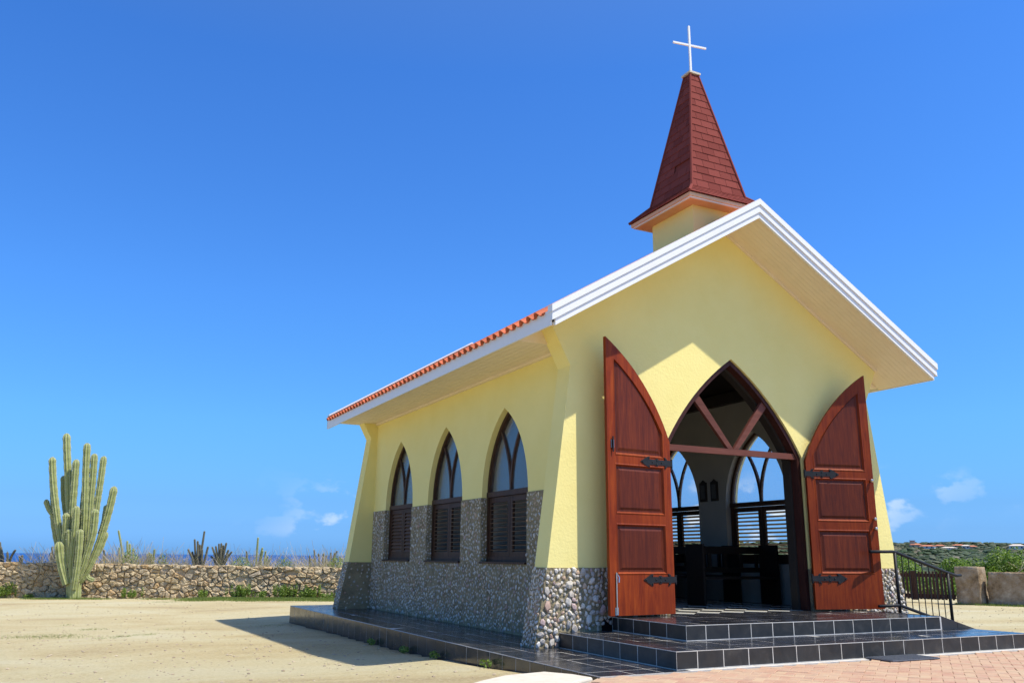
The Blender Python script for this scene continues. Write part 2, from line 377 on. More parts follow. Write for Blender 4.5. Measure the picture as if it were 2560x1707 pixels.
TWIG = mk_leaf('dry_twig', (0.34,0.27,0.20), (0.45,0.37,0.28), (0.58,0.50,0.40))
FARLEAF = mk_leaf('far_scrub', (0.06,0.075,0.042), (0.115,0.13,0.075), (0.23,0.22,0.165))
def mk_sea():
    M = Mat('deep_blue_sea'); v = M.scaled(M.pos, (0.02, 0.02, 0.02))
    c = M.mix(M.noise(1.0, 5, 0.6, v), (0.004,0.045,0.20,1), (0.006,0.065,0.26,1))
    M.color(c).rough(0.35).spec(0.25); M.bump(M.noise(0.25, 6, 0.65), 1.0, 1.2); return M.m
SEA = mk_sea()
CHK_W = simple('cream_floor_tile', (0.62,0.60,0.52), (0.56,0.54,0.46), 8, 0.25, 40, 0.02)
CHK_B = simple('black_floor_tile', (0.018,0.018,0.02), (0.03,0.03,0.03), 8, 0.2, 40, 0.02)
MATM = simple('grey_rubber_mat', (0.07,0.08,0.095), (0.10,0.11,0.13), 30, 0.7, 70, 0.8, 0.01)
HW1 = simple('white_house_wall', (0.75,0.73,0.68), (0.65,0.62,0.57), 1, 0.8, 10, 0)
HW2 = simple('tan_house_wall', (0.55,0.42,0.30), (0.45,0.34,0.24), 1, 0.8, 10, 0)
HR1 = simple('orange_house_roof', (0.52,0.17,0.08), (0.46,0.2,0.11), 1, 0.8, 10, 0)
HR2 = simple('pale_house_roof', (0.66,0.6,0.52), (0.6,0.5,0.42), 1, 0.8, 10, 0)
HGL = simple('dark_house_window', (0.04,0.05,0.06), (0.05,0.05,0.06), 1, 0.2, 10, 0)

# ------------------------------------------------------------------ terrain and sea
GP = [(-60,-0.03),(-3.2,-0.03),(-0.86,-0.14),(0.62,-0.205),(2.93,-0.28),(6.7,-0.315),(10,-0.36),(13,-0.34),(17,-0.30),(60,-0.30)]
def base_h(y):
    for (a, za), (b, zb) in zip(GP, GP[1:]):
        if y <= b:
            t = max(0.0, (y - a)/(b - a)); return za + (zb - za)*t
    return GP[-1][1]
def sstep(a, b, x):
    t = min(1.0, max(0.0, (x - a)/(b - a))); return t*t*(3 - 2*t)
def ground_z(x, y):
    r = sqrt(x*x + y*y); az = math.degrees(atan2(x, y))
    h0 = base_h(y)
    s = 0.34527*(x + 10.07) + 0.93851*(y - 22.42)
    hs_ = h0 - 0.09*max(0.0, s - 1.5)
    hs_ = max(hs_, -40.0)
    nz = noise.noise(Vector((x*0.0035, y*0.0035, 0.3)))
    nz2 = noise.noise(Vector((x*0.013, y*0.013, 1.3)))
    hh = h0 - 0.012*max(0.0, r - 24) * (1 - sstep(150, 500, r)) - 4.5*sstep(150, 500, r)
    hh += (24.5 + 5*nz)*sstep(500, 1250, r) + 2.2*nz2*sstep(120, 400, r)
    hh -= 60*sstep(1500, 3000, r)
    b = sstep(22, 38, az) * (1 - sstep(120, 160, az))
    back = 1 - sstep(-120, -75, az) if az < 0 else sstep(120, 160, az)
    h = hs_*(1 - b) + hh*b
    h = h*(1 - back) + (h0 - 0.01*max(0, r - 40))*back
    if r < 40: h += 0.018*noise.noise(Vector((x*0.5, y*0.5, 0)))*sstep(3.0, 6.0, max(abs(x) - 0.5, abs(y + 1)))
    return h
radii = [0.0]; q = 1.0
while q < 4200: radii.append(q); q *= 1.055
NS = 300
gv = [(0, 0, -0.5)]; gf = []
for i, rr in enumerate(radii[1:]):
    for k in range(NS):
        th = 2*pi*k/NS; x = rr*sin(th); y = rr*cos(th)
        z = ground_z(x, y)
        if -4.6 < x < 4.6 and -3.2 < y < 10.4: z = min(z, base_h(y))
        if -3.85 < x < 3.85 and -2.3 < y < 9.95: z = -0.55
        gv.append((x, y, z))
for k in range(NS): gf.append((0, 1 + (k+1) % NS, 1 + k))
for i in range(len(radii) - 2):
    for k in range(NS): gf.append((1+i*NS+k, 1+i*NS+(k+1) % NS, 1+(i+1)*NS+(k+1) % NS, 1+(i+1)*NS+k))
g = MB(); g.v = gv; g.f = gf
obj('ground', g, DIRT, smooth=True, kind='structure', label='pale gravelly dirt yard and scrub land around the chapel')
s_ = MB(); N = 96; R0 = [60, 400, 1500, 5000, 14000, 40000]
vv = []; ff = []
for rr in R0:
    for k in range(N): vv.append((rr*sin(2*pi*k/N), rr*cos(2*pi*k/N), -22.0))
for i in range(len(R0) - 1):
    for k in range(N): ff.append((i*N+k, i*N+(k+1) % N, (i+1)*N+(k+1) % N, (i+1)*N+k))
s_.add(vv, ff); obj('sea', s_, SEA, kind='structure', label='deep blue sea out to the horizon')

# ------------------------------------------------------------------ brick paving
def brick_ok(x, y):
    if y > -2.44 or y < -6.2 or x > 8 or x < -7.0: return False
    return x > -3.98 - 1.3*(-2.44 - y)*0.9
pv = MB(); pv.prism([(-3.98,-2.445),(8.3,-2.445),(8.3,-6.5),(-8.6,-6.5)], lambda a, b, t: (a, b, t), -0.06, -0.012)
pav = obj('brick_paving', pv, SAND, kind='structure', label='pink and cream herringbone brick paving in front of the steps')
BL, BW, BG = 0.205, 0.0985, 0.0035
bm_ = MB(); bb = 0.004
L2, W2 = (BL-BG)/2, (BW-BG)/2
bm_.add([(-L2,-W2,-.045),(L2,-W2,-.045),(L2,W2,-.045),(-L2,W2,-.045),(-L2,-W2,-bb),(L2,-W2,-bb),(L2,W2,-bb),(-L2,W2,-bb),(-L2+bb,-W2+bb,0),(L2-bb,-W2+bb,0),(L2-bb,W2-bb,0),(-L2+bb,W2-bb,0)],
        [(0,1,5,4),(1,2,6,5),(2,3,7,6),(3,0,4,7),(4,5,9,8),(5,6,10,9),(6,7,11,10),(7,4,8,11),(8,9,10,11)])
brick_me = mesh_from('brick', bm_.v, bm_.f); brick_me.materials.append(BRICK)
cands = []
u = BW
c45, s45 = cos(radians(38)), sin(radians(38))
for i in range(-120, 121):
    for j in range(-60, 61):
        # herringbone: horizontal brick at (i + ..), vertical brick
        bx = (i + 0.0)*u; by = (i)*u
        hx = i*u + 2*u*0 + j*2*u*1; 
        # step lattice: a=(u,u), b=(2u,-2u)
        ox = i*u + j*2*u; oy = i*u - j*2*u
        for (cx, cy, ro) in ((ox + u, oy + u/2, 0.0), (ox + 2.5*u - 0.0, oy + 0.0 + u*1.0 - u, pi/2)):
            X = cx*c45 - cy*s45 + 0.5; Y = cx*s45 + cy*c45 - 4.0
            if brick_ok(X, Y) and (brick_ok(X - 0.05, Y + 0.07)): cands.append((X, Y, ro + radians(38)))
camp = Vector((-8.54, -9.63))
def infront(x, y):
    return y < -2.40 and y > -2.40 - (x + 4.4)*0.50 - 0.55 and x < 3.6
vis = [b for b in cands if infront(b[0], b[1])]
oth = [b for b in cands if not infront(b[0], b[1])]
vis.sort(key=lambda b: (Vector((b[0], b[1])) - camp).length)
for (x, y, ro) in vis[:300]:
    inst('brick', brick_me, (x, y, random.uniform(-0.003, 0.003)), (random.uniform(-.012,.012), random.uniform(-.012,.012), ro), (1,1,1), pav)
rest = MB()
for (x, y, ro) in vis[300:] + oth:
    dz = random.uniform(-0.003, 0.003); cr, sr = cos(ro), sin(ro)
    rest.add([(x + p[0]*cr - p[1]*sr, y + p[0]*sr + p[1]*cr, p[2] + dz) for p in bm_.v], bm_.f)
obj('brick_field', rest, BRICK, pav, kind='stuff')
sl = MB(); sl.prism([(-5.05,-2.22),(-4.75,-2.02),(-4.25,-1.93),(-4.09,-2.2),(-4.04,-2.47),(-4.3,-2.62),(-5.2,-3.3),(-5.8,-3.4),(-5.9,-2.9)], lambda a, b, t: (a, b, t), -0.3, 0.006)
obj('concrete_kerb_slab', sl, CONC, label='rough cream concrete slab at the corner of the black tiled terrace', cat='kerb', bevel=0.02)

# ------------------------------------------------------------------ terrace and steps (black tiles)
P_ = 0.333; TG = 0.0075; TT = 0.012
_tc = {}
def tile_mesh(w, h, mat=TILE):
    k = (round(w, 3), round(h, 3), mat.name)
    if k not in _tc:
        e = 0.0025; a, b = w/2, h/2
        v = [(-a,-b,-TT),(a,-b,-TT),(a,b,-TT),(-a,b,-TT),(-a,-b,-e),(a,-b,-e),(a,b,-e),(-a,b,-e),(-a+e,-b+e,0),(a-e,-b+e,0),(a-e,b-e,0),(-a+e,b-e,0)]
        f = [(0,1,5,4),(1,2,6,5),(2,3,7,6),(3,0,4,7),(4,5,9,8),(5,6,10,9),(6,7,11,10),(7,4,8,11),(8,9,10,11)]
        me = mesh_from('tile', v, f); me.materials.append(mat); _tc[k] = me
    return _tc[k]
def cuts(a, b, start, p=P_):
    e = [a]; x = start
    while x < b - 0.02:
        if x > a + 0.02: e.append(x)
        x += p
    e.append(b); return e
def tiles_top(parent, x0, x1, y0, y1, z, sx, sy, skip=None):
    X = cuts(x0, x1, sx); Y = cuts(y0, y1, sy)
    for xa, xb in zip(X, X[1:]):
        for ya, yb in zip(Y, Y[1:]):
            if skip and skip((xa+xb)/2, (ya+yb)/2): continue
            inst('tile', tile_mesh(xb-xa-TG, yb-ya-TG), ((xa+xb)/2, (ya+yb)/2, z + random.uniform(-.0012, .0008)), (random.gauss(0,.0015), random.gauss(0,.0015), 0), (1,1,1), parent)
def tiles_front(parent, x0, x1, y, z0, z1, sx):      # faces -y
    X = cuts(x0, x1, sx)
    for xa, xb in zip(X, X[1:]):
        inst('tile', tile_mesh(xb-xa-TG, z1-z0-TG, RISER), ((xa+xb)/2, y + random.uniform(-.001,.001), (z0+z1)/2), (pi/2, 0, random.gauss(0,.002)), (1,1,1), parent)
def tiles_left(parent, x, y0, y1, z0, z1, sy):       # faces -x
    Y = cuts(y0, y1, sy)
    for ya, yb in zip(Y, Y[1:]):
        inst('tile', tile_mesh(yb-ya-(TG if z0 > -.1 else .004), z1-z0-TG, RISER if z0 > -.1 else TILE), (x + random.uniform(-.001,.001), (ya+yb)/2, (z0+z1)/2), (pi/2, 0, -pi/2 + random.gauss(0,.002)), (1,1,1), parent)
tb = MB(); tb.box(-3.94+TT-.0105, 3.94, -2.43, 10.05, -0.62, -TT+0.0105)
terr = obj('tiled_terrace', tb, GROUT, kind='structure', label='low terrace of glossy black tiles around the chapel')
tiles_top(terr, -3.94, -2.64, -2.43, 10.05, 0.0, -3.94+0.40, -2.43+0.30, skip=lambda x, y: (x > -2.99 and y < 0.0) or (x > -2.64 and y < 8.8 and y > 0.0))
tiles_top(terr, -2.64, 3.94, 9.0, 10.05, 0.0, -2.6, 9.1)
tiles_top(terr, 2.64, 3.94, -2.43, 2.0, 0.0, 2.64, -2.43, skip=lambda x, y: False)
tiles_left(terr, -3.94, -2.43, 10.05, -0.40, -0.004, -2.43+0.05)

st = empty('entrance_steps', (-0.2, -1.2, 0), 'two black tiled entrance steps with pale grout below the open chapel door', 'steps')
lo = MB(); lo.box(-2.985+TT-.0105, 2.6, -2.34+TT-.0105, -0.016, 0.0, 0.176-TT+.0105); obj('lower_step', lo, GROUT, st)
up = MB(); up.box(-2.205+TT-.0105, 2.05, -1.51+TT-.0105, -0.017, 0.169, 0.344-TT+.0105); obj('upper_step', up, GROUT, st)
tiles_top(st, -2.985, 2.6, -2.34, -0.02, 0.176, -2.72, -2.0, skip=lambda x, y: x > -2.2 and y > -1.45)
tiles_front(st, -2.985, 2.6, -2.34, 0.002, 0.173, -2.72)
tiles_left(st, -2.985, -2.34, -0.02, 0.002, 0.173, -2.007)
tiles_top(st, -2.205, 2.05, -1.51, -0.02, 0.344, -1.925, -1.16)
tiles_front(st, -2.205, 2.05, -1.51, 0.179, 0.341, -1.925)
tiles_left(st, -2.205, -1.51, -0.02, 0.179, 0.341, -1.149)
rp = MB(); rp.prism([(2.05,0.170),(2.05,0.344),(3.30,0.004),(3.30,0.0),(2.62,0.0),(2.62,0.170)], lambda a, b, t: (a, t, b), -1.497, -0.02); obj('side_ramp', rp, GROUT, st)
RS = atan2(0.340, 1.25); nx = 4; rl = sqrt(0.34**2 + 1.25**2)
for i in range(nx):
    for j in range(5):
        d = (i + 0.5)*rl/nx
        inst('tile', tile_mesh(rl/nx - TG, 0.295 - TG), (2.05 + d*cos(RS) + .002, -1.51 + 0.298*(j + 0.5), 0.344 - d*sin(RS) + .008), (0, RS, 0), (1,1,1), st)
rf = MB()
for a, b in ((2.055, 2.36), (2.367, 2.66)):
    zt = lambda x: 0.344 - (x - 2.05)*0.272
    rf.prism([(a, .179), (b, min(.179, zt(b)) if zt(b) < .179 else .179), (b, max(zt(b) - .004, .1795)), (a, zt(a) - .004)], lambda p, q_, t: (p, t, q_), -1.509, -1.4985)
obj('ramp_side_tile', rf, RISER, st)

# door mat
mt = MB(); mt.box(-0.40, 0.36, -2.74, -2.365, 0.003, 0.018)
dm = obj('door_mat', mt, MATM, label='grey ribbed rubber mat on the bricks below the steps', cat='door mat', bevel=0.004)
rb = MB()
for i in range(16):
    rb.box(-0.38 + i*0.0465, -0.38 + i*0.0465 + 0.026, -2.73, -2.375, 0.0182, 0.022)
obj('rib', rb, MATM, dm)

# ------------------------------------------------------------------ CHAPEL
chapel = empty('chapel', (0, 4.4, 0), 'small yellow chapel with pebble dash base, red shingled spire and white gable trim', 'chapel')
xz = lambda a, b, t: (a, t, b)
yz = lambda a, b, t: (t, a, b)
def arc_pts(p0, p1, sag, n=12):
    """points from p0 to p1 bulging to the left of travel by sag"""
    (x0, z0), (x1, z1) = p0, p1
    L = sqrt((x1-x0)**2 + (z1-z0)**2); R = (L*L/4 + sag*sag)/(2*sag)
    nx_, nz_ = -(z1-z0)/L, (x1-x0)/L
    cx, cz = (x0+x1)/2 - nx_*(R - sag), (z0+z1)/2 - nz_*(R - sag)
    a0 = atan2(z0-cz, x0-cx); a1 = atan2(z1-cz, x1-cx)
    d = a1 - a0
    while d > pi: d -= 2*pi
    while d < -pi: d += 2*pi
    return [(cx + R*cos(a0 + d*i/n), cz + R*sin(a0 + d*i/n)) for i in range(n + 1)]
RM, RZ = 0.60, 5.91          # roof slope, rake bottom at the ridge
SM, SZ = 0.607, 5.955        # front soffit plane
DW, DS, DA = 1.28, 2.56, 3.945
door_l = arc_pts((-DW, DS), (0, DA), 0.115)          # bulges up-left
door_r = [(-x, z) for x, z in door_l]
arch = door_l + list(reversed(door_r))[1:]           # left springer -> apex -> right springer
# front gable wall (y 0..0.33), plaster, from z=.94 with the door arch
outer = [(-3.14, 0.93), (-2.778, 3.555), (-3.075, 4.11), (-3.05, SZ - SM*3.05 + .02), (0, SZ + 0.03), (3.05, SZ - SM*3.05 + .02), (3.075, 4.11), (2.778, 3.555), (3.14, 0.93), (DW, 0.93)] + list(reversed(arch)) + [(-DW, 0.93)]
fw = MB(); fw.prism(outer, xz, 0.0, 0.33); obj('front_wall', fw, PLASTER, chapel)
lowL = MB(); lowL.prism([(-3.31,0),(-3.142,0.928),(-DW,0.928),(-DW,0)], xz, 0.004, 0.33); obj('wall_plinth', lowL, MORTAR_D, chapel)
lowR = MB(); lowR.prism([(3.31,0),(3.142,0.928),(DW,0.928),(DW,0)], xz, 0.004, 0.33); obj('wall_plinth', lowR, MORTAR_D, chapel)
# rear gable
ro = [(-3.14, 0.93), (-2.778, 3.555), (-3.075, 4.11), (-3.05, SZ - SM*3.05 + .02), (0, SZ + 0.03), (3.05, SZ - SM*3.05 + .02), (3.075, 4.11), (2.778, 3.555), (3.14, 0.93)]
rw = MB(); rw.prism(ro, xz, 8.5, 8.85); obj('rear_wall', rw, PLASTER, chapel)
rl_ = MB(); rl_.prism([(-3.33,0),(-3.152,0.935),(3.152,0.935),(3.33,0)], xz, 8.488, 8.86); obj('wall_plinth', rl_, MORTAR_D, chapel)

# side walls with pointed windows
WH, WS, WZ, WA = 0.785, 2.0, 0.985, 3.32
WR = (WH**2 + (WA-WS)**2)/(2*WH)
def lancet(h, s, zb, R, n=12, yc=0.0):
    th = math.acos(1 - h/R)
    left = [(yc - h + R*(1-cos(th*i/n)), s + R*sin(th*i/n)) for i in range(n+1)]
    right = [(yc + h - R*(1-cos(th*i/n)), s + R*sin(th*i/n)) for i in range(n, -1, -1)][1:]
    return [(yc - h, zb)] + left + right + [(yc + h, zb)]
WY = [2.235, 4.585, 6.945]
for sx in (-1, 1):
    sw = MB(); holes = [lancet(WH, WS, WZ, WR, 12, y) for y in WY]
    sw.prism([(0.32,0.02),(8.51,0.02),(8.51,3.97),(0.32,3.97)], yz, sx*2.64, sx*2.50, holes); obj('side_wall', sw, PLASTER, chapel)
    iw = MB(); holes = [lancet(WH, WS, WZ, WR, 12, y) for y in WY]
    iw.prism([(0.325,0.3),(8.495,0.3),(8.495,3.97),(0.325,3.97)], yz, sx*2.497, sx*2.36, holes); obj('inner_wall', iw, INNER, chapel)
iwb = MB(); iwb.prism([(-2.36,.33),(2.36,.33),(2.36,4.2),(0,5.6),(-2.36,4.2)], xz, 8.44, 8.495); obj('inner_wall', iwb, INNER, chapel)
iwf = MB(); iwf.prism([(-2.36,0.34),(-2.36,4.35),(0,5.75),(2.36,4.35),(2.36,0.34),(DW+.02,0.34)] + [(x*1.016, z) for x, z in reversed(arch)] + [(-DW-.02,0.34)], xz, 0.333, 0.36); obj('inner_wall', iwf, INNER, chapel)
for sx in (-1, 1):
    cl = MB(); cl.prism([(0, 5.68), (sx*2.5, 4.02), (sx*2.5, 4.06), (0, 5.72)], xz, 0.34, 8.48); obj('ceiling', cl, DARK, chapel)
    wp = MB(); wp.box(min(sx*2.36, sx*2.24), max(sx*2.36, sx*2.24), 0.36, 8.44, 3.88, 4.08); obj('wall_plate', wp, DARK, chapel)
fl = MB(); fl.box(-2.36, 2.36, -0.012, 8.44, 0.02, 0.332); floor = obj('chapel_floor', fl, CHK_B, chapel)
TS = 0.305; k45 = cos(pi/4)
ct = {0: mesh_from('tile', *(lambda h: ([(-h,-h,-.01),(h,-h,-.01),(h,h,-.01),(-h,h,-.01),(-h,-h,0),(h,-h,0),(h,h,0),(-h,h,0)], [(0,1,5,4),(1,2,6,5),(2,3,7,6),(3,0,4,7),(4,5,6,7)]))(TS/2 - .0015))}
cw = ct[0]; cb = cw.copy(); cw.materials.append(CHK_W); cb.materials.append(CHK_B)
dia = TS*sqrt(2)
cnt = 0
for i in range(-22, 40):
    for j in range(-22, 22):
        a = (i + j)*TS*k45; b = (i - j)*TS*k45
        X, Y = a - 0.0, b + 0.25
        if -2.1 < X < 2.1 and 0.14 < Y < 4.2:
            inst('tile', cw if (i + 0) % 2 == 0 and True and (j % 2 == 0) or (i % 2 and j % 2) else cb, (X, Y, 0.345), (0, 0, pi/4), (1,1,1), floor); cnt += 1
th_ = MB(); th_.box(-DW+.01, DW-.01, -0.012, 0.33, 0.333, 0.3435); obj('threshold', th_, TILE, chapel)

# ---- windows
def window(yc, sx, tilt):
    """window unit in the side wall; returns the part"""
    xo, xi = sx*2.545, sx*2.465
    fr = MB()
    o_ = lancet(WH + .02, WS, WZ + .012, WR*1.01, 14, yc); i_ = lancet(WH - .055, WS, WZ + .085, WR - .055, 14, yc)
    fr.prism(o_, yz, xo, xi, [i_])
    win = obj('window', fr, FRAMEW, chapel)
    tm = MB(); tm.box(min(xo, xi) - .012, max(xo, xi) + .006, yc - WH - .01, yc + WH + .01, 1.985, 2.065); obj('transom', tm, FRAMEW, win)
    ti = WS + .065
    tr = MB(); xm0, xm1 = sx*2.532, sx*2.478
    th = math.acos(1 - 0.39/WR)
    for sg in (-1, 1):
        a = [(yc + sg*(WR*(1-cos(th*i/10)) - .022), WS + .06 + (WR*sin(th*i/10))*0.985) for i in range(11)]
        b = [(yc + sg*(WR*(1-cos(th*i/10)) + .022), WS + .06 + (WR*sin(th*i/10))*0.985) for i in range(11)]
        tr.prism(a + list(reversed(b)), yz, xm0 + sg*0.0007, xm1 + sg*0.0007)
    obj('tracery', tr, FRAMEW, win)
    # three panes
    g0, g1 = sx*2.508, sx*2.502
    Ro = WR - .04; tho = math.acos(1 - (WH - .04)/Ro)
    def outer_at(z): return (WH - .04) - Ro*(1 - cos(math.asin(min(1, (z - WS)/Ro))))
    zi = WS + .06 + WR*sin(th)*0.985
    for sg in (-1, 1):
        zs = [ti + (zi - ti)*i/10 for i in range(11)]
        inner = [(yc + sg*(WR*(1 - cos(math.asin(min(1, max(0, (z - WS - .06)/(WR*.985)))))) + .0), z) for z in zs]
        outr = [(yc + sg*max(outer_at(z), abs(inner[i][0] - yc) + .002), z) for i, z in enumerate(zs)]
        p = MB(); p.prism(inner + list(reversed(outr)), yz, g0, g1); obj('pane', p, GLASS, win)
    zs = [ti + (zi - ti)*i/10 for i in range(11)]
    rt = [(yc + WR*(1 - cos(math.asin(min(1, max(0, (z - WS - .06)/(WR*.985)))))) + .001, z) for z in zs]
    zt = [zi + (WA - .06 - zi)*i/6 for i in range(1, 7)]
    rt += [(yc + max(0.0, outer_at(z)) if outer_at(z) > 0 else yc, z) for z in zt]
    lt = [(2*yc - y, z) for y, z in reversed(rt[1:-1])]
    p = MB(); p.prism(rt[1:] + lt, yz, g0, g1); obj('pane', p, GLASS, win)
    # shutters
    for sg in (-1, 1):
        ya, yb = (yc - WH + .045, yc - .006) if sg < 0 else (yc + .006, yc + WH - .045)
        sf = MB(); x0, x1 = min(sx*2.528, sx*2.486), max(sx*2.528, sx*2.486)
        z0, z1 = WZ + .07, 1.978
        sf.box(x0, x1, ya, ya + .075, z0, z1); sf.box(x0, x1, yb - .075, yb, z0, z1)
        sf.box(x0 + .002, x1 - .002, ya + .075, yb - .075, z0, z0 + .09); sf.box(x0 + .002, x1 - .002, ya + .075, yb - .075, z1 - .085, z1)
        obj('shutter', sf, FRAMEW, win)
        n = 11; hz = (z1 - .085 - z0 - .09)/n
        for i in range(n):
            zc = z0 + .09 + hz*(i + .5); w = .036; t = .0045
            dx, dz = cos(tilt)*w, sin(tilt)*w
            v = []
            for yy in (ya + .068, yb - .068):
                for (sa, sb) in ((-1,-1),(1,-1),(1,1),(-1,1)):
                    v.append((sx*2.507 + sx*(-1)*(sa*dx) + sx*sb*t*sin(tilt)*(-1)*-1, yy, zc + sa*dz + sb*t*cos(tilt)))
            lv = MB(); lv.add(v, [(0,1,2,3),(7,6,5,4),(0,4,5,1),(1,5,6,2),(2,6,7,3),(3,7,4,0)]); obj('louver_slat', lv, SLATW, win)
    sl_ = MB(); sl_.box(min(sx*2.69, sx*2.45), max(sx*2.69, sx*2.45), yc - WH + .014, yc + WH - .014, WZ - .016, WZ + .012); obj('sill', sl_, FRAMEW, win)
    return win
for yc, tl in zip(WY, (0.25, 0.35, 1.15)[::-1] and (0.22, 0.30, 1.0)): window(yc, -1, tl)
for yc, tl in zip(WY, (0.30, 0.42, 0.4)): window(yc, 1, tl)

# ---- pebble-dash cladding (skins 12 mm proud of the wall)
clad = MB()
clad.prism([(0.345,0.0),(8.49,0.0),(8.49,1.98),(WY[2]+WH-.012,1.98),(WY[2]+WH-.012,WZ-.018),(WY[2]-WH+.012,WZ-.018),(WY[2]-WH+.012,1.98),(WY[1]+WH-.012,1.98),(WY[1]+WH-.012,WZ-.018),(WY[1]-WH+.012,WZ-.018),(WY[1]-WH+.012,1.98),(WY[0]+WH-.012,1.98),(WY[0]+WH-.012,WZ-.018),(WY[0]-WH+.012,WZ-.018),(WY[0]-WH+.012,1.98),(0.345,1.98)], yz, -2.655, -2.55)
clad_o = obj('pebble_cladding', clad, MORTAR_D, chapel, label='pebble dash lower wall below the side windows')
cf = MB(); cf.prism([(-3.322,0.0),(-3.15,0.945),(-DW-.002,0.945),(-DW-.002,0.0)], xz, -0.012, 0.343); clad_f = obj('pebble_cladding', cf, MORTAR_D, chapel, label='front corner base set with large white and pink stones')
cr_ = MB(); cr_.prism([(3.322,0.0),(3.15,0.945),(DW+.002,0.945),(DW+.002,0.0)], xz, -0.012, 0.343); clad_r = obj('pebble_cladding', cr_, MORTAR_D, chapel)

def ico():
    t = (1 + sqrt(5))/2
    v = [(-1,t,0),(1,t,0),(-1,-t,0),(1,-t,0),(0,-1,t),(0,1,t),(0,-1,-t),(0,1,-t),(t,0,-1),(t,0,1),(-t,0,-1),(-t,0,1)]
    f = [(0,11,5),(0,5,1),(0,1,7),(0,7,10),(0,10,11),(1,5,9),(5,11,4),(11,10,2),(10,7,6),(7,1,8),(3,9,4),(3,4,2),(3,2,6),(3,6,8),(3,8,9),(4,9,5),(2,4,11),(6,2,10),(8,6,7),(9,8,1)]
    return [Vector(p).normalized() for p in v], f
IV, IF = ico()
peb_shapes = []
for k in range(14):
    rs = random.Random(100 + k)
    peb_shapes.append([p*(1 + rs.uniform(-.30, .26)) for p in IV])
peb_me = []
for sh in peb_shapes:
    me = mesh_from('pebble', [tuple(p) for p in sh], IF); me.materials.append(PEBBLE); peb_me.append(me)
def scatter(n, fn, rad, gap=0.95, seed=1):
    """fn(rnd)->(p2d) in metres; dart throwing with radii"""
    rnd = random.Random(seed); cell = 0.14; grid = {}; out = []
    for _ in range(n):
        p = fn(rnd)
        if p is None: continue
        r = rad(rnd, p); ci, cj = int(p[0]//cell), int(p[1]//cell); ok = True
        for a in (-1, 0, 1):
            for b in (-1, 0, 1):
                for (q_, rq) in grid.get((ci+a, cj+b), ()):
                    if (q_[0]-p[0])**2 + (q_[1]-p[1])**2 < ((r+rq)*gap)**2: ok = False; break
                if not ok: break
            if not ok: break
        if ok: grid.setdefault((ci, cj), []).append((p, r)); out.append((p, r))
    return out
big = []; small = []     # (pos, normal-frame matrix, scale)
def stone(pos, nrm, r, lst, rnd, el=1.35, proud=0.45):
    n = Vector(nrm); upv = Vector((0,0,1)); a = upv.cross(n).normalized(); b = n.cross(a)
    an = rnd.gauss(0, .6); e = rnd.uniform(0.95, el)
    u_ = a*cos(an) + b*sin(an); w_ = -a*sin(an) + b*cos(an)
    lst.append((Vector(pos) + n*(r*proud*0.25), (u_, w_, n), (r/sqrt(e), r*sqrt(e), r*rnd.uniform(.45, .75)), rnd.randrange(14)))
rp_ = random.Random(5)
xl = lambda z: -3.31 + 0.184*z
# front-left, large lit stones
pts = scatter(9000, lambda r: (lambda z: (r.uniform(xl(z) + .01, -1.33), z))(r.uniform(0.02, 0.925)), lambda r, p: r.choice((.022,.03,.038,.046,.055)), 0.88, 11)
for p, r in pts:
    if p[0] > -2.21 and p[1] < 0.36: continue
    if p[0] > -2.99 and p[1] < 0.19: continue
    stone((p[0], -0.012, p[1]), (0,-1,0), r, big if p[0] < -2.0 else small, rp_, 1.6, 0.6)
pts = scatter(7000, lambda r: (lambda z: (r.uniform(1.33, -xl(z) - .01), z))(r.uniform(0.02, 0.925)), lambda r, p: r.choice((.022,.028,.033,.04)), 0.84, 12)
for p, r in pts:
    if p[0] < 2.07 and p[1] < 0.36: continue
    stone((p[0], -0.012, p[1]), (0,-1,0), r, big if p[0] > 2.3 else small, rp_, 1.6, 0.6)
# buttress flank (slanted)
nb = Vector((-1, 0, -0.184)).normalized()
nb = Vector((-1, 0, 0.184)).normalized()
for p, r in scatter(3000, lambda r: (r.uniform(.0, .335), r.uniform(.02, .93)), lambda r, p: r.uniform(.016, .03), 0.95, 13):
    stone((xl(p[1]) - .012, p[0], p[1]), nb, r, small, rp_, 1.7, .5)
for p, r in scatter(1500, lambda r: (r.uniform(8.5, 8.85), r.uniform(.02, .93)), lambda r, p: r.uniform(.016, .03), 1.2, 14):
    stone((-3.33 + .19*p[1], p[0], p[1]), nb, r, small, rp_, 1.5, .4)
for p, r in scatter(120, lambda r: (r.uniform(-3.2, -2.66), r.uniform(.02, .93)), lambda r, p: r.uniform(.016, .03), 1.6, 15):
    if p[0] > xl(p[1]): stone((p[0], 8.488, p[1]), (0,-1,0), r*.9, small, rp_, 1.4, .3)
# long side wall
def side_pt(r):
    y = r.uniform(.36, 8.47); z = r.uniform(.02, 1.965)
    if z > WZ - .03 and any(abs(y - c) < WH + .005 for c in WY): return None
    worn = .8*noise.noise(Vector((y*.9, z*1.3, 4.0))) + .5*noise.noise(Vector((y*2.3, z*2.6, 1.0))) + .22*(y - 5.0)/3.0
    if worn > r.uniform(-.25, .75): return None
    return (y, z)
for p, r in scatter(26000, side_pt, lambda r, p: r.choice((.015,.018,.022,.027,.034)), 1.22, 16):
    stone((-2.655, p[0], p[1]), (-1,0,0), r, small, rp_, 1.9, .3)
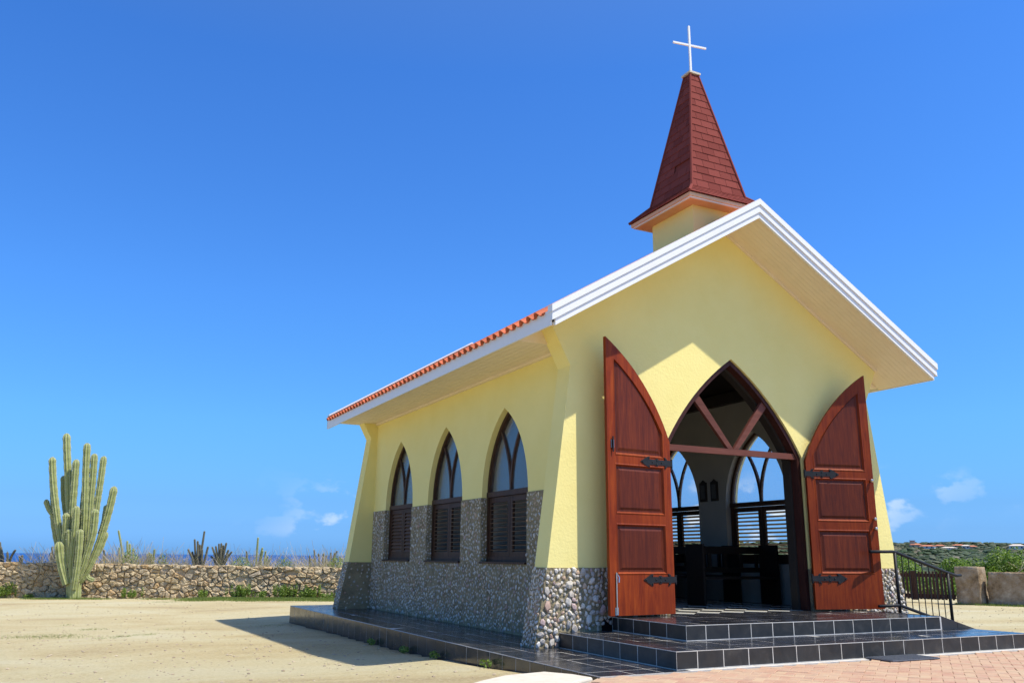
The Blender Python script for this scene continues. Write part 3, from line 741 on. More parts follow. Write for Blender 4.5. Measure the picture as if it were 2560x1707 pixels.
# window jamb returns
for c in WY:
    for p, r in scatter(260, lambda r: (r.uniform(-2.65, -2.56), r.uniform(WZ, 1.96)), lambda r, p: r.uniform(.012, .02), 1.3, 17):
        stone((p[0], c + WH - .012, p[1]), (0,-1,0), r, small, rp_, 1.3, .2)
camv = Vector((-8.54, -9.63, 1.08))
big.sort(key=lambda s: -(s[2][0]*s[2][1]) / (s[0] - camv).length_squared)
for (pos, (u_, w_, n), sc, k) in big[:300]:
    R = Matrix((u_, w_, n)).transposed(); o = inst('pebble', peb_me[k], pos, R.to_euler(), sc, clad_f if pos.x < 0 else clad_r)
ps = MB()
for (pos, (u_, w_, n), sc, k) in small + big[300:]:
    ps.add([pos + u_*(p.x*sc[0]) + w_*(p.y*sc[1]) + n*(p.z*sc[2]) for p in peb_shapes[k]], IF)
obj('pebble_field', ps, PEBBLE, clad_o, recalc=False, kind='stuff')

# ---- roof: soffits, fascia, rake trims, tiles
DZ = 6.125                                        # deck line at ridge
for sx in (-1, 1):
    dk = MB(); dk.prism([(0, DZ - .10), (sx*3.47, DZ - .10 - RM*3.47), (sx*3.47, DZ - .05 - RM*3.47), (0, DZ - .05)], xz, -0.74, 9.50); obj('roof_deck', dk, DARK, chapel)
    # front soffit boards along the slope
    nb_ = 9
    for i in range(nb_):
        y0 = -0.745 + i*(0.745/nb_); y1 = y0 + 0.745/nb_ - .0025
        b = MB(); b.prism([(0, SZ), (sx*3.47, SZ - SM*3.47), (sx*3.47, SZ - SM*3.47 + .018), (0, SZ + .018)], xz, y0, y1); obj('soffit_board', b, SOFFIT, chapel)
    b = MB(); b.prism([(0, SZ + .019), (sx*3.47, SZ - SM*3.47 + .019), (sx*3.47, SZ - SM*3.47 + .03), (0, SZ + .03)], xz, -0.74, -0.003); obj('soffit_backing', b, SOFFIT, chapel)
    b = MB(); b.prism([(sx*3.03, SZ - SM*3.03), (sx*3.47, SZ - SM*3.47), (sx*3.47, SZ - SM*3.47 + .018), (sx*3.03, SZ - SM*3.03 + .018)], xz, 0.0, 0.30); obj('soffit_return', b, SOFFIT, chapel)
    mo = MB(); mo.prism([(0, SZ - .045), (sx*3.06, SZ - .045 - SM*3.06), (sx*3.06, SZ - .002 - SM*3.06), (0, SZ - .002)], xz, -0.03, -0.001); obj('soffit_moulding', mo, SOFFIT, chapel)
    # eave soffit boards, running along the wall
    nb_ = 8
    for i in range(nb_):
        xa = 2.645 + i*(0.835/nb_); xb = xa + 0.835/nb_ - .010
        b = MB(); b.box(min(sx*xa, sx*xb), max(sx*xa, sx*xb), 0.30, 8.86, 3.882, 3.902); obj('soffit_board', b, SOFFIT, chapel)
    b = MB(); b.box(min(sx*2.645, sx*3.475), max(sx*2.645, sx*3.475), 0.325, 8.815, 3.9035, 3.915); obj('soffit_backing', b, SOFFIT, chapel)
    mo = MB(); mo.box(min(sx*2.641, sx*2.69), max(sx*2.641, sx*2.69), 0.335, 8.495, 3.842, 3.881); obj('soffit_moulding', mo, SOFFIT, chapel)
    for yy in (0.31, 8.83):
        gs = MB(); gs.prism([(sx*2.63, 3.90), (sx*3.46, 3.885), (sx*3.46, 3.90), (sx*2.63, SZ - SM*2.63 + .02)], xz, yy - .008, yy + .008); obj('soffit_gusset', gs, SOFFIT, chapel)
    rsf = MB(); rsf.prism([(0, SZ), (sx*3.47, SZ - SM*3.47), (sx*3.47, SZ - SM*3.47 + .018), (0, SZ + .018)], xz, 8.85, 9.5); obj('rear_soffit', rsf, SOFFIT, chapel)
    fa = MB(); fa.box(min(sx*3.475, sx*3.50), max(sx*3.475, sx*3.50), -0.738, 9.52, 3.84, 4.035); obj('eave_fascia', fa, WHITE, chapel)
    for nm, a, b, y0, y1, xe in (('rake_trim', 0.0, .087, -0.742, -0.777, 3.45), ('bargeboard', .087, .20, -0.742, -0.797, 3.505), ('verge_flashing', .20, .285, -0.70, -0.815, 3.515)):
        p = MB(); p.prism([(0, RZ + a), (sx*xe, RZ + a - RM*xe), (sx*xe, RZ + b - .001 - RM*xe), (0, RZ + b - .001)], xz, y0, y1); obj(nm, p, WHITE, chapel)
    cp = MB(); cp.prism([(0, RZ + .286), (sx*3.515, RZ + .286 - RM*3.515), (sx*3.515, RZ + .292 - RM*3.515), (0, RZ + .292)], xz, -0.815, -0.60); obj('verge_cap', cp, WHITE, chapel)
    for nm, a, b, y0, y1 in (('bargeboard', .03, .20, 9.505, 9.54), ('verge_shade_strip', .201, .309, 9.50, 9.53), ('verge_flashing', .31, .345, 9.40, 9.56)):
        p = MB(); p.prism([(0, RZ + a), (sx*3.5, RZ + a - RM*3.5), (sx*3.5, RZ + b - RM*3.5), (0, RZ + b)], xz, y0, y1); obj(nm, p, DARK if nm == 'verge_shade_strip' else WHITE, chapel)  # dark strip stands in for the shade beneath the rear flashing
# S-shaped clay tiles
TP, TL = 0.2, 0.40
prof = []
for i in range(13):
    t = i/12; prof.append(((t - .5)*TP*1.04, 0.052*sin(pi*t/.62)**.75 if t < .62 else -.016*sin(pi*(t - .62)/.38)))
tv = []; NF = len(prof)
for yy, lift in ((0, .018), (1, 0.0)):
    for dz in (0, .013):
        for (a, h) in prof: tv.append((a, yy*TL, h + lift*(1 - yy) + dz))
tf = []
for i in range(NF - 1):
    tf += [(i, i+1, 2*NF+i+1, 2*NF+i), (NF+i, 3*NF+i, 3*NF+i+1, NF+i+1), (i, NF+i, NF+i+1, i+1), (2*NF+i, 2*NF+i+1, 3*NF+i+1, 3*NF+i)]
tf += [(0, 2*NF, 3*NF, NF), (NF-1, 2*NF-1, 4*NF-1, 3*NF-1)]
tile_me = mesh_from('roof_tile', tv, tf, smooth=False); tile_me.materials.append(TERRA)
sl_a = math.atan(RM); field = MB(); cnt = 0
for sx in (-1, 1):
    for row in range(13):
        d = row*0.315 - 0.035
        for k in range(50):
            y = -0.60 + TP*(k + .5)
            xx = 3.50 - d*cos(sl_a); zz = DZ - .02 - RM*3.50 + d*sin(sl_a)
            if xx < 0.35: continue
            # tile local: +y up the slope, x along the eave
            up_ = Vector((-sx*cos(sl_a), 0, sin(sl_a))); al = Vector((0, -sx*-1.0, 0)) ; al = Vector((0, -1 if sx < 0 else 1, 0)); nn = al.cross(up_)
            pos = Vector((sx*xx, y + random.uniform(-.004, .004), zz))
            if sx < 0 and row < 6 and cnt < 300:
                R = Matrix((al, up_, nn)).transposed()
                inst('roof_tile', tile_me, pos, R.to_euler(), (1,1,1), chapel); cnt += 1
            else:
                field.add([pos + al*p[0] + up_*p[1] + nn*p[2] for p in tv], tf)
obj('roof_tile_field', field, TERRA, chapel, recalc=False, kind='stuff')
rc = MB(); rc.tube([(0, -0.60, DZ - .03), (0, 9.42, DZ - .03)], 0.10, 10); obj('ridge_cap', rc, TERRA, chapel)

# ---- tower and spire
tw = MB(); TY = 0.60; tw.box(-.52, .52, TY - .52, TY + .52, 5.5, 6.335)
tower = obj('tower', tw, PLASTER, chapel)
ts = MB(); ts.box(-.74, .74, TY - .74, TY + .74, 6.336, 6.356); obj('tower_soffit', ts, PEACH, tower)
for a, z0, z1, m in ((.745, 6.332, 6.352, WHITE), (.768, 6.353, 6.408, PEACH)):
    f_ = MB(); f_.prism([(-a, TY-a), (a, TY-a), (a, TY+a), (-a, TY+a)], lambda p, q_, t: (p, q_, t), z0, z1, [[(-a+.03, TY-a+.03), (a-.03, TY-a+.03), (a-.03, TY+a-.03), (-a+.03, TY+a-.03)]]); obj('tower_fascia', f_, m, tower)
EH, EZ, KH, KZ, TH, TZ = .79, 6.415, .525, 6.655, .075, 8.955
sp = MB()
lv_ = [(EH-.02, EZ), (KH-.012, KZ-.012), (TH-.008, TZ)]
vv = []
for h, z in lv_: vv += [(-h, TY-h, z), (h, TY-h, z), (h, TY+h, z), (-h, TY+h, z)]
ff = [(3,2,1,0), (8,9,10,11)]
for i in range(2):
    for k in range(4): ff.append((i*4+k, i*4+(k+1) % 4, i*4+4+(k+1) % 4, i*4+4+k))
sp.add(vv, ff); spire = obj('spire', sp, SHINGLE, chapel)
shf = MB()
def face_frame(k):
    # returns tangent and outward normal (horizontal) of spire side k: 0 front(-y),1 right,2 back,3 left
    return [(Vector((1,0,0)), Vector((0,-1,0))), (Vector((0,1,0)), Vector((1,0,0))), (Vector((-1,0,0)), Vector((0,1,0))), (Vector((0,-1,0)), Vector((-1,0,0)))][k]
def course(k, h0, z0, h1, z1, n, w, first=0):
    t, nrm = face_frame(k)
    sl = Vector((0,0,z1-z0)) - nrm*(h0-h1); L = sl.length; sl.normalize(); on = t.cross(sl); 
    if on.dot(nrm) < 0: on = -on
    rs = random.Random(k*50 + n)
    for i in range(n):
        a0, a1 = i/n, min(1.0, (i + 1.12)/n)
        hb, ht = h0 + (h1-h0)*a0, h0 + (h1-h0)*a1
        x = -hb - w*(0.5 if (i + first) % 2 else 0.0) - rs.uniform(0, .02)
        while x < hb:
            xa, xb = max(x, -hb), min(x + w - .006, hb); x += w
            if xb - xa < .012: continue
            if k == 3 and i == 3 and n > 8 and xb > 0.1 and xa < 0.32: continue
            ta, tb_ = max(xa, -ht), min(xb, ht)
            if tb_ - ta < .004: ta = max(-ht, min(ht, (xa+xb)/2 - .003)); tb_ = ta + .004
            C0 = Vector((0, TY, z0)) + nrm*h0
            pb = C0 + sl*(L*a0); pt = C0 + sl*(L*a1)
            lift0, lift1 = on*(.011 + rs.uniform(0, .003)), on*.003
            v = [pb + t*xa, pb + t*xb, pt + t*tb_, pt + t*ta, pb + t*xa + lift0, pb + t*xb + lift0, pt + t*tb_ + lift1, pt + t*ta + lift1]
            fcs = [(0,3,2,1),(4,5,6,7),(0,1,5,4),(1,2,6,5),(2,3,7,6),(3,0,4,7)]
            if k in (0, 3):
                m = MB(); m.add(v, fcs); obj('shingle', m, SHINGLE, spire, recalc=False)
            else: shf.add(v, fcs)
for k in range(4):
    course(k, EH, EZ, KH, KZ, 4, 0.26)
    course(k, KH, KZ, TH, TZ, 17, 0.235, 1)
obj('shingle_field', shf, SHINGLE, spire, recalc=False, kind='stuff')
# hip caps
for k in range(4):
    sgx, sgy = [(-1,-1),(1,-1),(1,1),(-1,1)][k]
    hp = MB()
    pts = [(sgx*(EH+.004), TY + sgy*(EH+.004), EZ + .006), (sgx*(KH+.006), TY + sgy*(KH+.006), KZ + .004), (sgx*(TH+.006), TY + sgy*(TH+.006), TZ)]
    hp.tube(pts[:2], [.022, .024], 6); hp.tube(pts[1:], [.026, .02], 6); obj('hip_cap', hp, SHINGLE, spire)
cpx = MB(); cpx.prism([(-.115,TY-.115),(.115,TY-.115),(.115,TY+.115),(-.115,TY+.115)], lambda p, q_, t: (p, q_, t), 8.95, 8.985); obj('spire_cap', cpx, CONC, spire)
cro = MB(); ca = radians(-9); cx_, sx_ = cos(ca), sin(ca)
def crot(x, y): return (x*cx_ - y*sx_, TY + x*sx_ + y*cx_)
def cbox(m, x0, x1, y0, y1, z0, z1):
    c_ = [crot(x0,y0), crot(x1,y0), crot(x1,y1), crot(x0,y1)]
    m.add([(a, b, z0) for a, b in c_] + [(a, b, z1) for a, b in c_], [(0,3,2,1),(4,5,6,7),(0,1,5,4),(1,2,6,5),(2,3,7,6),(3,0,4,7)])
cbox(cro, -.016, .016, -.016, .016, 8.98, 9.915); cbox(cro, -.315, -.0165, -.013, .013, 9.53, 9.561); cbox(cro, .0165, .315, -.013, .013, 9.53, 9.561)
obj('roof_cross', cro, WHITE, spire)

# ---- doorway: wooden arch frame, crossbar, braces
df = MB()
def scaled_arch(w, s, a, sag): 
    l = arc_pts((-w, s), (0, a), sag); return l + [(-x, z) for x, z in reversed(l)][1:]
A0 = scaled_arch(DW - .012, DS - .004, DA - .014, .114); A1 = scaled_arch(DW - .075, DS - .02, DA - .088, .109)
df.prism([(-DW+.012, .346)] + A0 + [(DW-.012, .346), (DW-.075, .346)] + list(reversed(A1)) + [(-DW+.075, .346)], xz, 0.03, 0.16)
dframe = obj('door_frame', df, FRAMER, chapel)
d2 = MB(); A2 = scaled_arch(DW - .07, DS - .019, DA - .082, .109); A3 = scaled_arch(DW - .115, DS - .036, DA - .136, .105)
d2.prism([(-DW+.07, .347)] + A2 + [(DW-.07, .347), (DW-.115, .347)] + list(reversed(A3)) + [(-DW+.115, .347)], xz, 0.162, 0.30); obj('inner_frame', d2, DARK, dframe)
cbm = MB(); cbm.box(-DW+.076, DW-.076, 0.05, 0.11, 2.528, 2.615); obj('crossbar', cbm, BARW, dframe)
for sg in (-1, 1):
    b = MB(); b.prism([(sg*.005, 2.617), (sg*.10, 2.617), (sg*.70, 3.30), (sg*.62, 3.39)], xz, 0.052, 0.108); obj('brace', b, BARW, dframe)

# ---- door leaves
def leaf(hinge, outer, zb, zh, zt, side):
    hx, hy = hinge; ox, oy = outer
    w = sqrt((ox-hx)**2 + (oy-hy)**2); dx, dy = (ox-hx)/w, (oy-hy)/w
    nx_, ny_ = (dy, -dx) if dx > 0 else (-dy, dx)          # towards the viewer (-y)
    if ny_ > 0: nx_, ny_ = -nx_, -ny_
    fn = lambda u_, z, t: (hx + dx*u_ + nx_*t, hy + dy*u_ + ny_*t, z)
    top = [(u_, z) for u_, z in arc_pts((0, zh), (w, zt), .14, 14)]
    outl = [(0, zb)] + top + [(w, zb)]
    S = .135
    def curve_z(u_):
        for (a, za), (b, zb_) in zip(top, top[1:]):
            if a <= u_ <= b: return za + (zb_-za)*(u_-a)/(b-a)
        return zt
    # top panel: bounded by u>=S, u<=w-S, offset from curve
    us = [S + (w - 2*S)*i/12 for i in range(13)]
    up_ = [(u_, curve_z(u_) - .20) for u_ in us]
    pn_top = [(S, 2.375)] + [(a, z) for a, z in up_ if z > 2.45] + [(w - S, 2.375)]
    pn_mid = [(S, 1.625), (S, 2.245), (w - S, 2.245), (w - S, 1.625)]
    pn_low = [(S, .875), (S, 1.485), (w - S, 1.485), (w - S, .875)]
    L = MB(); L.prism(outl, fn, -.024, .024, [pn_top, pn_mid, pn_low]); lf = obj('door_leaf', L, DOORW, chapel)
    for pn in (pn_top, pn_mid, pn_low):
        cx = sum(p[0] for p in pn)/len(pn); cz = sum(p[1] for p in pn)/len(pn)
        cx = (min(p[0] for p in pn) + max(p[0] for p in pn))/2
        def sh(d):
            o = []
            for a, b in pn:
                k = 1 - d/ (0.5*(w - 2*S)); k2 = 1 - d/max(.2, 0.5*(max(p[1] for p in pn) - min(p[1] for p in pn)))
                o.append((cx + (a-cx)*k, cz + (b-cz)*k2))
            return o
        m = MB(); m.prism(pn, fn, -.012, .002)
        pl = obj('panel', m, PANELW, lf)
        r0, r1 = sh(.045), sh(.075)
        m = MB(); n = len(pn)
        vs_ = [fn(a, b, .0022) for a, b in r0] + [fn(a, b, .014) for a, b in r1]
        tris = tessellate_polygon([[Vector((a, b, 0)) for a, b in r1]])
        m.add(vs_, [(i, (i+1) % n, n+(i+1) % n, n+i) for i in range(n)] + [tuple(n+i for i in t) for t in tris]); obj('raised_field', m, PANELW, pl)
        # moulding around the panel
        m = MB(); r2 = sh(.022)
        vs_ = [fn(a, b, .030) for a, b in pn] + [fn(a, b, .0025) for a, b in r2] + [fn(a, b, .0245) for a, b in sh(-.014)]
        m.add(vs_, [(i, (i+1) % n, n+(i+1) % n, n+i) for i in range(n)] + [(2*n+i, 2*n+(i+1) % n, (i+1) % n, i) for i in range(n)]); obj('moulding', m, DOORW, pl)
    # strap hinges
    for zc in (2.31, .80):
        s0 = -.03
        sh_ = [(s0, -.035), (.06, -.04), (.085, -.07), (.12, -.075), (.10, -.035), (.22, -.034), (.235, -.05), (.265, -.05), (.28, -.034), (.385, -.036), (.375, -.075), (.41, -.07), (.54, 0.0)]
        sh_ = sh_ + [(a, -b) for a, b in reversed(sh_[:-1])]
        m = MB(); m.prism([(a, zc + b) for a, b in sh_], fn, .0245, .032); hg = obj('strap_hinge', m, IRON, lf)
        rv = MB()
        for a, b in ((.10, .055), (.10, -.055), (.17, 0), (.25, .028), (.25, -.028), (.33, 0), (.39, .052), (.39, -.052), (.50, 0)):
            rv.sphere(fn(a, zc + b, .033), .011, 6, 4)
        obj('rivet', rv, IRON, hg)
        kn = MB(); kn.tube([fn(-.025, zc - .06, .02), fn(-.025, zc + .06, .02)], .014, 8); obj('knuckle', kn, IRON, hg)
    if side < 0:
        m = MB(); m.tube([fn(w - .10, zb + .02, .036), fn(w - .10, zb + .52, .036), fn(w - .135, zb + .46, .045), fn(w - .125, zb + .40, .05)], .008, 6); obj('floor_bolt', m, STEEL, lf)
        m = MB(); m.prism([(w-.125, zb + .01), (w-.075, zb + .01), (w-.075, zb + .10), (w-.125, zb + .10)], fn, .0246, .031); obj('bolt_plate', m, STEEL, lf)
        m = MB(); m.prism([(w-.105, 2.45), (w-.055, 2.45), (w-.055, 2.56), (w-.105, 2.56)], fn, .0246, .034); lp = obj('latch', m, STEEL, lf)
        m = MB(); m.tube([fn(w - .08, 2.40, .045), fn(w - .08, 2.60, .045)], .011, 6); obj('latch_bar', m, IRON, lp)
    else:
        for zc in (2.23, 1.66, 1.52):
            m = MB(); m.tube([fn(w - .055, zc, .024), fn(w - .055, zc, .05)], .014, 8); m.sphere(fn(w - .055, zc, .062), .028, 10, 6); obj('knob', m, STEEL, lf)
leaf((-1.33, -0.16), (-2.42, -0.285), .372, 2.60, 3.93, -1)
leaf((1.24, -0.09), (2.32, -0.37), .372, 2.50, 3.86, 1)

# ------------------------------------------------------------------ interior: pews and pictures
def pew(x0, x1, y, label):
    p = empty('pew', ((x0+x1)/2, y, .345), label, 'pew', 'pews inside the chapel')
    z = .346
    m = MB(); m.box(x0 + .04, x1 - .04, y - .02, y + .38, z + .40, z + .44); obj('seat', m, PEWW, p)
    m = MB(); m.box(x0 + .04, x1 - .04, y + .36, y + .40, z + .80, z + .92); obj('back_rail', m, PEWW, p)
    m = MB(); m.box(x0 + .04, x1 - .04, y + .362, y + .398, z + .50, z + .58); obj('back_rail', m, PEWW, p)
    for k in range(5):
        xx = x0 + .1 + (x1 - x0 - .26)*k/4
        m = MB(); m.box(xx, xx + .06, y + .366, y + .394, z + .581, z + .799); obj('back_slat', m, PEWW, p)
    for xx in (x0, x1 - .039):
        m = MB(); m.box(xx, xx + .038, y - .02, y + .41, z, z + .95); obj('end_panel', m, PEWW, p)
for i in range(5):
    pew(0.55, 2.15, 1.55 + i*0.95, ['dark wooden pew nearest the open door, right of the aisle', 'dark wooden pew second from the door, right of the aisle', 'dark wooden pew third from the door, right of the aisle', 'dark wooden pew fourth from the door, right of the aisle', 'dark wooden pew farthest from the door, right of the aisle'][i])
for nm, yy in (('small dark framed picture nearer the altar between the inside windows', 3.62), ('small dark framed picture nearer the door between the inside windows', 3.30)):
    m = MB(); m.box(2.325, 2.355, yy - .095, yy + .095, 2.12, 2.48)
    pf = obj('framed_picture', m, DARK, label=nm, cat='picture', group='framed pictures on the chapel wall')
    m = MB(); m.box(2.318, 2.324, yy - .06, yy + .06, 2.17, 2.43); obj('picture_panel', m, simple('dim_picture', (0.10,0.10,0.09), (0.05,0.05,0.05), 40, 0.5, 30, 0), pf)
    m = MB(); m.prism([(yy - .07, 2.481), (yy + .07, 2.481), (yy, 2.53)], yz, 2.33, 2.352); obj('crest', m, DARK, pf)

# ------------------------------------------------------------------ handrail by the ramp
hr = empty('handrail', (3.0, -0.47, 0.2), 'black metal handrail with thin balusters beside the ramp', 'handrail')
HY = -0.47
m = MB(); m.tube([(2.02, HY, 1.185), (2.49, HY, 1.19), (2.56, HY, 1.18), (3.66, HY, .885), (3.86, HY, .84), (3.96, HY, .845)], .024, 10); obj('top_rail', m, IRON, hr, smooth=True)
m = MB(); m.tube([(2.10, HY, .42), (2.52, HY, .425), (2.56, HY, .42), (3.66, HY, .12)], .022, 10); obj('lower_rail', m, IRON, hr, smooth=True)
for xx, zt, zb in ((2.53, 1.175, .20), (3.66, .875, 0.0)):
    m = MB(); m.tube([(xx, HY, zb), (xx, HY, zt)], .024, 10); obj('post', m, IRON, hr, smooth=True)
for k in range(7):
    xx = 2.53 + 1.13*(k + 1)/8
    m = MB(); m.tube([(xx, HY, .415 - .268*(xx - 2.55)), (xx, HY, 1.17 - .268*(xx - 2.55))], .007, 6); obj('baluster', m, IRON, hr)

# ------------------------------------------------------------------ rubble stone wall behind the yard
A_ = Vector((-10.07, 22.42)); dirw = Vector((0.9385, -0.3453)).normalized(); nrmw = Vector((-0.3453, -0.9385))   # front normal (towards camera)
def wallp(u_, z, t):
    p = A_ + dirw*u_ + nrmw*t
    return (p.x, p.y, z)
U0, U1 = -14.0, 14.5
def wtop(u_): return 0.775 - 0.0098*(u_)
core = MB(); segs = 90; vs_ = []; fs_ = []
for i in range(segs + 1):
    u_ = U0 + (U1-U0)*i/segs; zt = wtop(u_) - .03
    vs_ += [wallp(u_, -.5, -.015), wallp(u_, zt, -.015), wallp(u_, zt, -.40), wallp(u_, -.5, -.40)]
for i in range(segs):
    for k in range(4): fs_.append((i*4+k, i*4+(k+1) % 4, i*4+4+(k+1) % 4, i*4+4+k))
fs_ += [(0,1,2,3), (segs*4+3, segs*4+2, segs*4+1, segs*4)]
core.add(vs_, fs_)
rub = empty('rubble_wall', wallp(5, -.3, 0), 'low tan rubble stone wall along the back of the yard behind the tall cactus', 'wall')
obj('wall_core', core, MORTAR, rub)
def clip(poly, a, b, c_):
    out = []
    for i in range(len(poly)):
        p, q_ = poly[i], poly[(i+1) % len(poly)]
        dp, dq = a*p[0] + b*p[1] - c_, a*q_[0] + b*q_[1] - c_
        if dp <= 0: out.append(p)
        if (dp < 0) != (dq < 0) and abs(dp - dq) > 1e-9:
            t = dp/(dp - dq); out.append((p[0] + (q_[0]-p[0])*t, p[1] + (q_[1]-p[1])*t))
    return out
rw_ = random.Random(42); SX = 1.45
sites = []
tries = 0
while len(sites) < 1020 and tries < 60000:
    tries += 1
    p = (rw_.uniform(U0, U1)/SX, rw_.uniform(-.34, .80))
    md = rw_.choice((.065, .085, .11, .15))
    if all((p[0]-q_[0])**2 + (p[1]-q_[1])**2 > md*md for q_ in sites): sites.append(p)
stones = []
for i, p in enumerate(sites):
    poly = [(p[0]-.4, max(-.36, p[1]-.4)), (p[0]+.4, max(-.36, p[1]-.4)), (p[0]+.4, min(.86, p[1]+.4)), (p[0]-.4, min(.86, p[1]+.4))]
    for j, q_ in enumerate(sites):
        if i == j or abs(q_[0]-p[0]) > .8 or abs(q_[1]-p[1]) > .8: continue
        a, b = q_[0]-p[0], q_[1]-p[1]; c_ = (q_[0]**2 + q_[1]**2 - p[0]**2 - p[1]**2)/2
        poly = clip(poly, a, b, c_)
        if len(poly) < 3: break
    if len(poly) < 3: continue
    poly = [(x*SX, z) for x, z in poly]
    cx = sum(a for a, b in poly)/len(poly)
    zt = wtop(cx) + rw_.uniform(-.035, .03)
    poly = clip(poly, 0, 1, zt)
    if len(poly) < 3: continue
    # merge near points
    pp = [poly[0]]
    for q_ in poly[1:]:
        if (q_[0]-pp[-1][0])**2 + (q_[1]-pp[-1][1])**2 > .0009: pp.append(q_)
    if len(pp) < 3: continue
    stones.append(pp)
def stone_mesh(pp, rnd):
    # subdivide long edges, jitter
    q_ = []
    for i in range(len(pp)):
        a, b = pp[i], pp[(i+1) % len(pp)]; q_.append(a)
        L = sqrt((a[0]-b[0])**2 + (a[1]-b[1])**2)
        if L > .13:
            q_.append(((a[0]+b[0])/2 + rnd.gauss(0,.010), (a[1]+b[1])/2 + rnd.gauss(0,.010)))
    cx = sum(a for a, b in q_)/len(q_); cz = sum(b for a, b in q_)/len(q_); n = len(q_)
    dep = rnd.uniform(.02, .10)
    V = []
    for k, t in ((.985, -.05), (.94, dep*.45), (.70, dep)):
        for a, b in q_:
            j = .008 if k < .98 else .002
            V.append(wallp(cx + (a-cx)*k + rnd.gauss(0, j), cz + (b-cz)*k + rnd.gauss(0, j), t + rnd.gauss(0, j)))
    V.append(wallp(cx + rnd.gauss(0,.02), cz + rnd.gauss(0,.02), dep + rnd.uniform(-.01, .02)))
    F = []
    for r in range(2):
        for i in range(n): F.append((r*n+i, r*n+(i+1) % n, r*n+n+(i+1) % n, r*n+n+i))
    for i in range(n): F.append((2*n+i, 2*n+(i+1) % n, 3*n))
    return V, F
sf_ = MB(); cnt = 0
hole_ids = {(1.86, .62), (7.2, .33), (8.75, .43), (9.2, .19), (11.2, .18)}
def parea(pp): return abs(sum(pp[i-1][0]*pp[i][1] - pp[i][0]*pp[i-1][1] for i in range(len(pp))))/2
for pp in sorted(stones, key=lambda pp: -parea(pp) if -0.4 < sum(a for a, b in pp)/len(pp) < 10.9 else 1):
    cx = sum(a for a, b in pp)/len(pp); cz = sum(b for a, b in pp)/len(pp)
    if any(abs(cx - a) < .10 and abs(cz - b) < .09 for a, b in hole_ids): continue
    V, F = stone_mesh(pp, rw_); m = MB(); m.add(V, F)
    if cnt < 300: obj('stone', m, STONE, rub, recalc=True); cnt += 1
    else: sf_.add(V, F)
# capping rubble along the top
for k in range(270):
    u_ = U0 + (U1-U0)*rw_.random(); r = rw_.uniform(.03, .075); c0 = wallp(u_, wtop(u_) - .03 + rw_.uniform(-.01, .015), -rw_.uniform(.0, .38)); sh = rw_.choice(peb_shapes)
    sf_.add([(c0[0] + p.x*r*1.6, c0[1] + p.y*r, c0[2] + p.z*r*.55) for p in sh], IF)
obj('stone_field', sf_, STONE, rub, kind='stuff')

# ------------------------------------------------------------------ vegetation helpers
def ribbed(mb_, rib, pts, r0, r1, n=9, depth=.22, spines=None, rnd=random, tip=True, step=0.10):
    """ribbed cactus arm along a smooth path; rib receives one 0..1 value per vertex"""
    P = [Vector(p) for p in pts]
    # resample by catmull-rom
    path = []
    for i in range(len(P) - 1):
        p0 = P[max(i-1, 0)]; p1 = P[i]; p2 = P[i+1]; p3 = P[min(i+2, len(P)-1)]
        m_ = max(2, int((p2-p1).length/step))
        for k in range(m_):
            t = k/m_; path.append(0.5*((2*p1) + (p2-p0)*t + (2*p0-5*p1+4*p2-p3)*t*t + (3*p1-p0-3*p2+p3)*t**3))
    path.append(P[-1]); M_ = len(path)
    k0 = len(mb_.v); ns = n*2
    rads = []
    for i in range(M_): 
        t = i/(M_-1); rads.append(r0 + (r1-r0)*min(1, t*1.6) if False else r0 + (r1 - r0)*t)
    # rounded tip
    tv_ = (path[-1] - path[-2]).normalized()
    if tip:
        for q_, f_ in ((.45, .86), (.8, .55), (.98, .2)): path.append(P[-1] + tv_*r1*q_); rads.append(r1*f_)
    a = Vector((1, .2, 0)); vs = []; fs = []
    for i, p in enumerate(path):
        t = (path[min(i+1, len(path)-1)] - path[max(i-1, 0)]).normalized()
        a = (a - t*a.dot(t)).normalized(); b = t.cross(a)
        wob = 1 + .05*sin(i*1.7 + p.x*9)
        for k in range(ns):
            th = pi*k/n; crest = (k % 2 == 0); rr = rads[i]*wob*(1.0 if crest else 1 - depth)
            vs.append(p + (a*cos(th) + b*sin(th))*rr); rib.append(1.0 if crest else 0.0)
            if spines is not None and crest and i % 1 == 0 and i > 1:
                d = (a*cos(th) + b*sin(th)); c0 = p + d*rr*.98
                for _ in range(2):
                    e = (d + Vector((rnd.gauss(0,.7), rnd.gauss(0,.7), rnd.gauss(.2,.7)))).normalized()*rnd.uniform(.022, .05)
                    w_ = e.cross(Vector((rnd.gauss(0,1), rnd.gauss(0,1), rnd.gauss(0,1)))).normalized()*.004
                    spines.add([c0 - w_, c0 + w_, c0 + e], [(0,1,2)])
    for i in range(len(path) - 1):
        for k in range(ns): fs.append((i*ns+k, i*ns+(k+1) % ns, (i+1)*ns+(k+1) % ns, (i+1)*ns+k))
    fs.append(tuple((len(path)-1)*ns + k for k in range(ns)))
    mb_.add(vs, fs)
def rib_obj(name, mb_, rib, mat, parent, **kw):
    o = obj(name, mb_, mat, parent, recalc=False, **kw)
    at = o.data.attributes.new('rib', 'FLOAT', 'POINT'); at.data.foreach_set('value', rib); return o
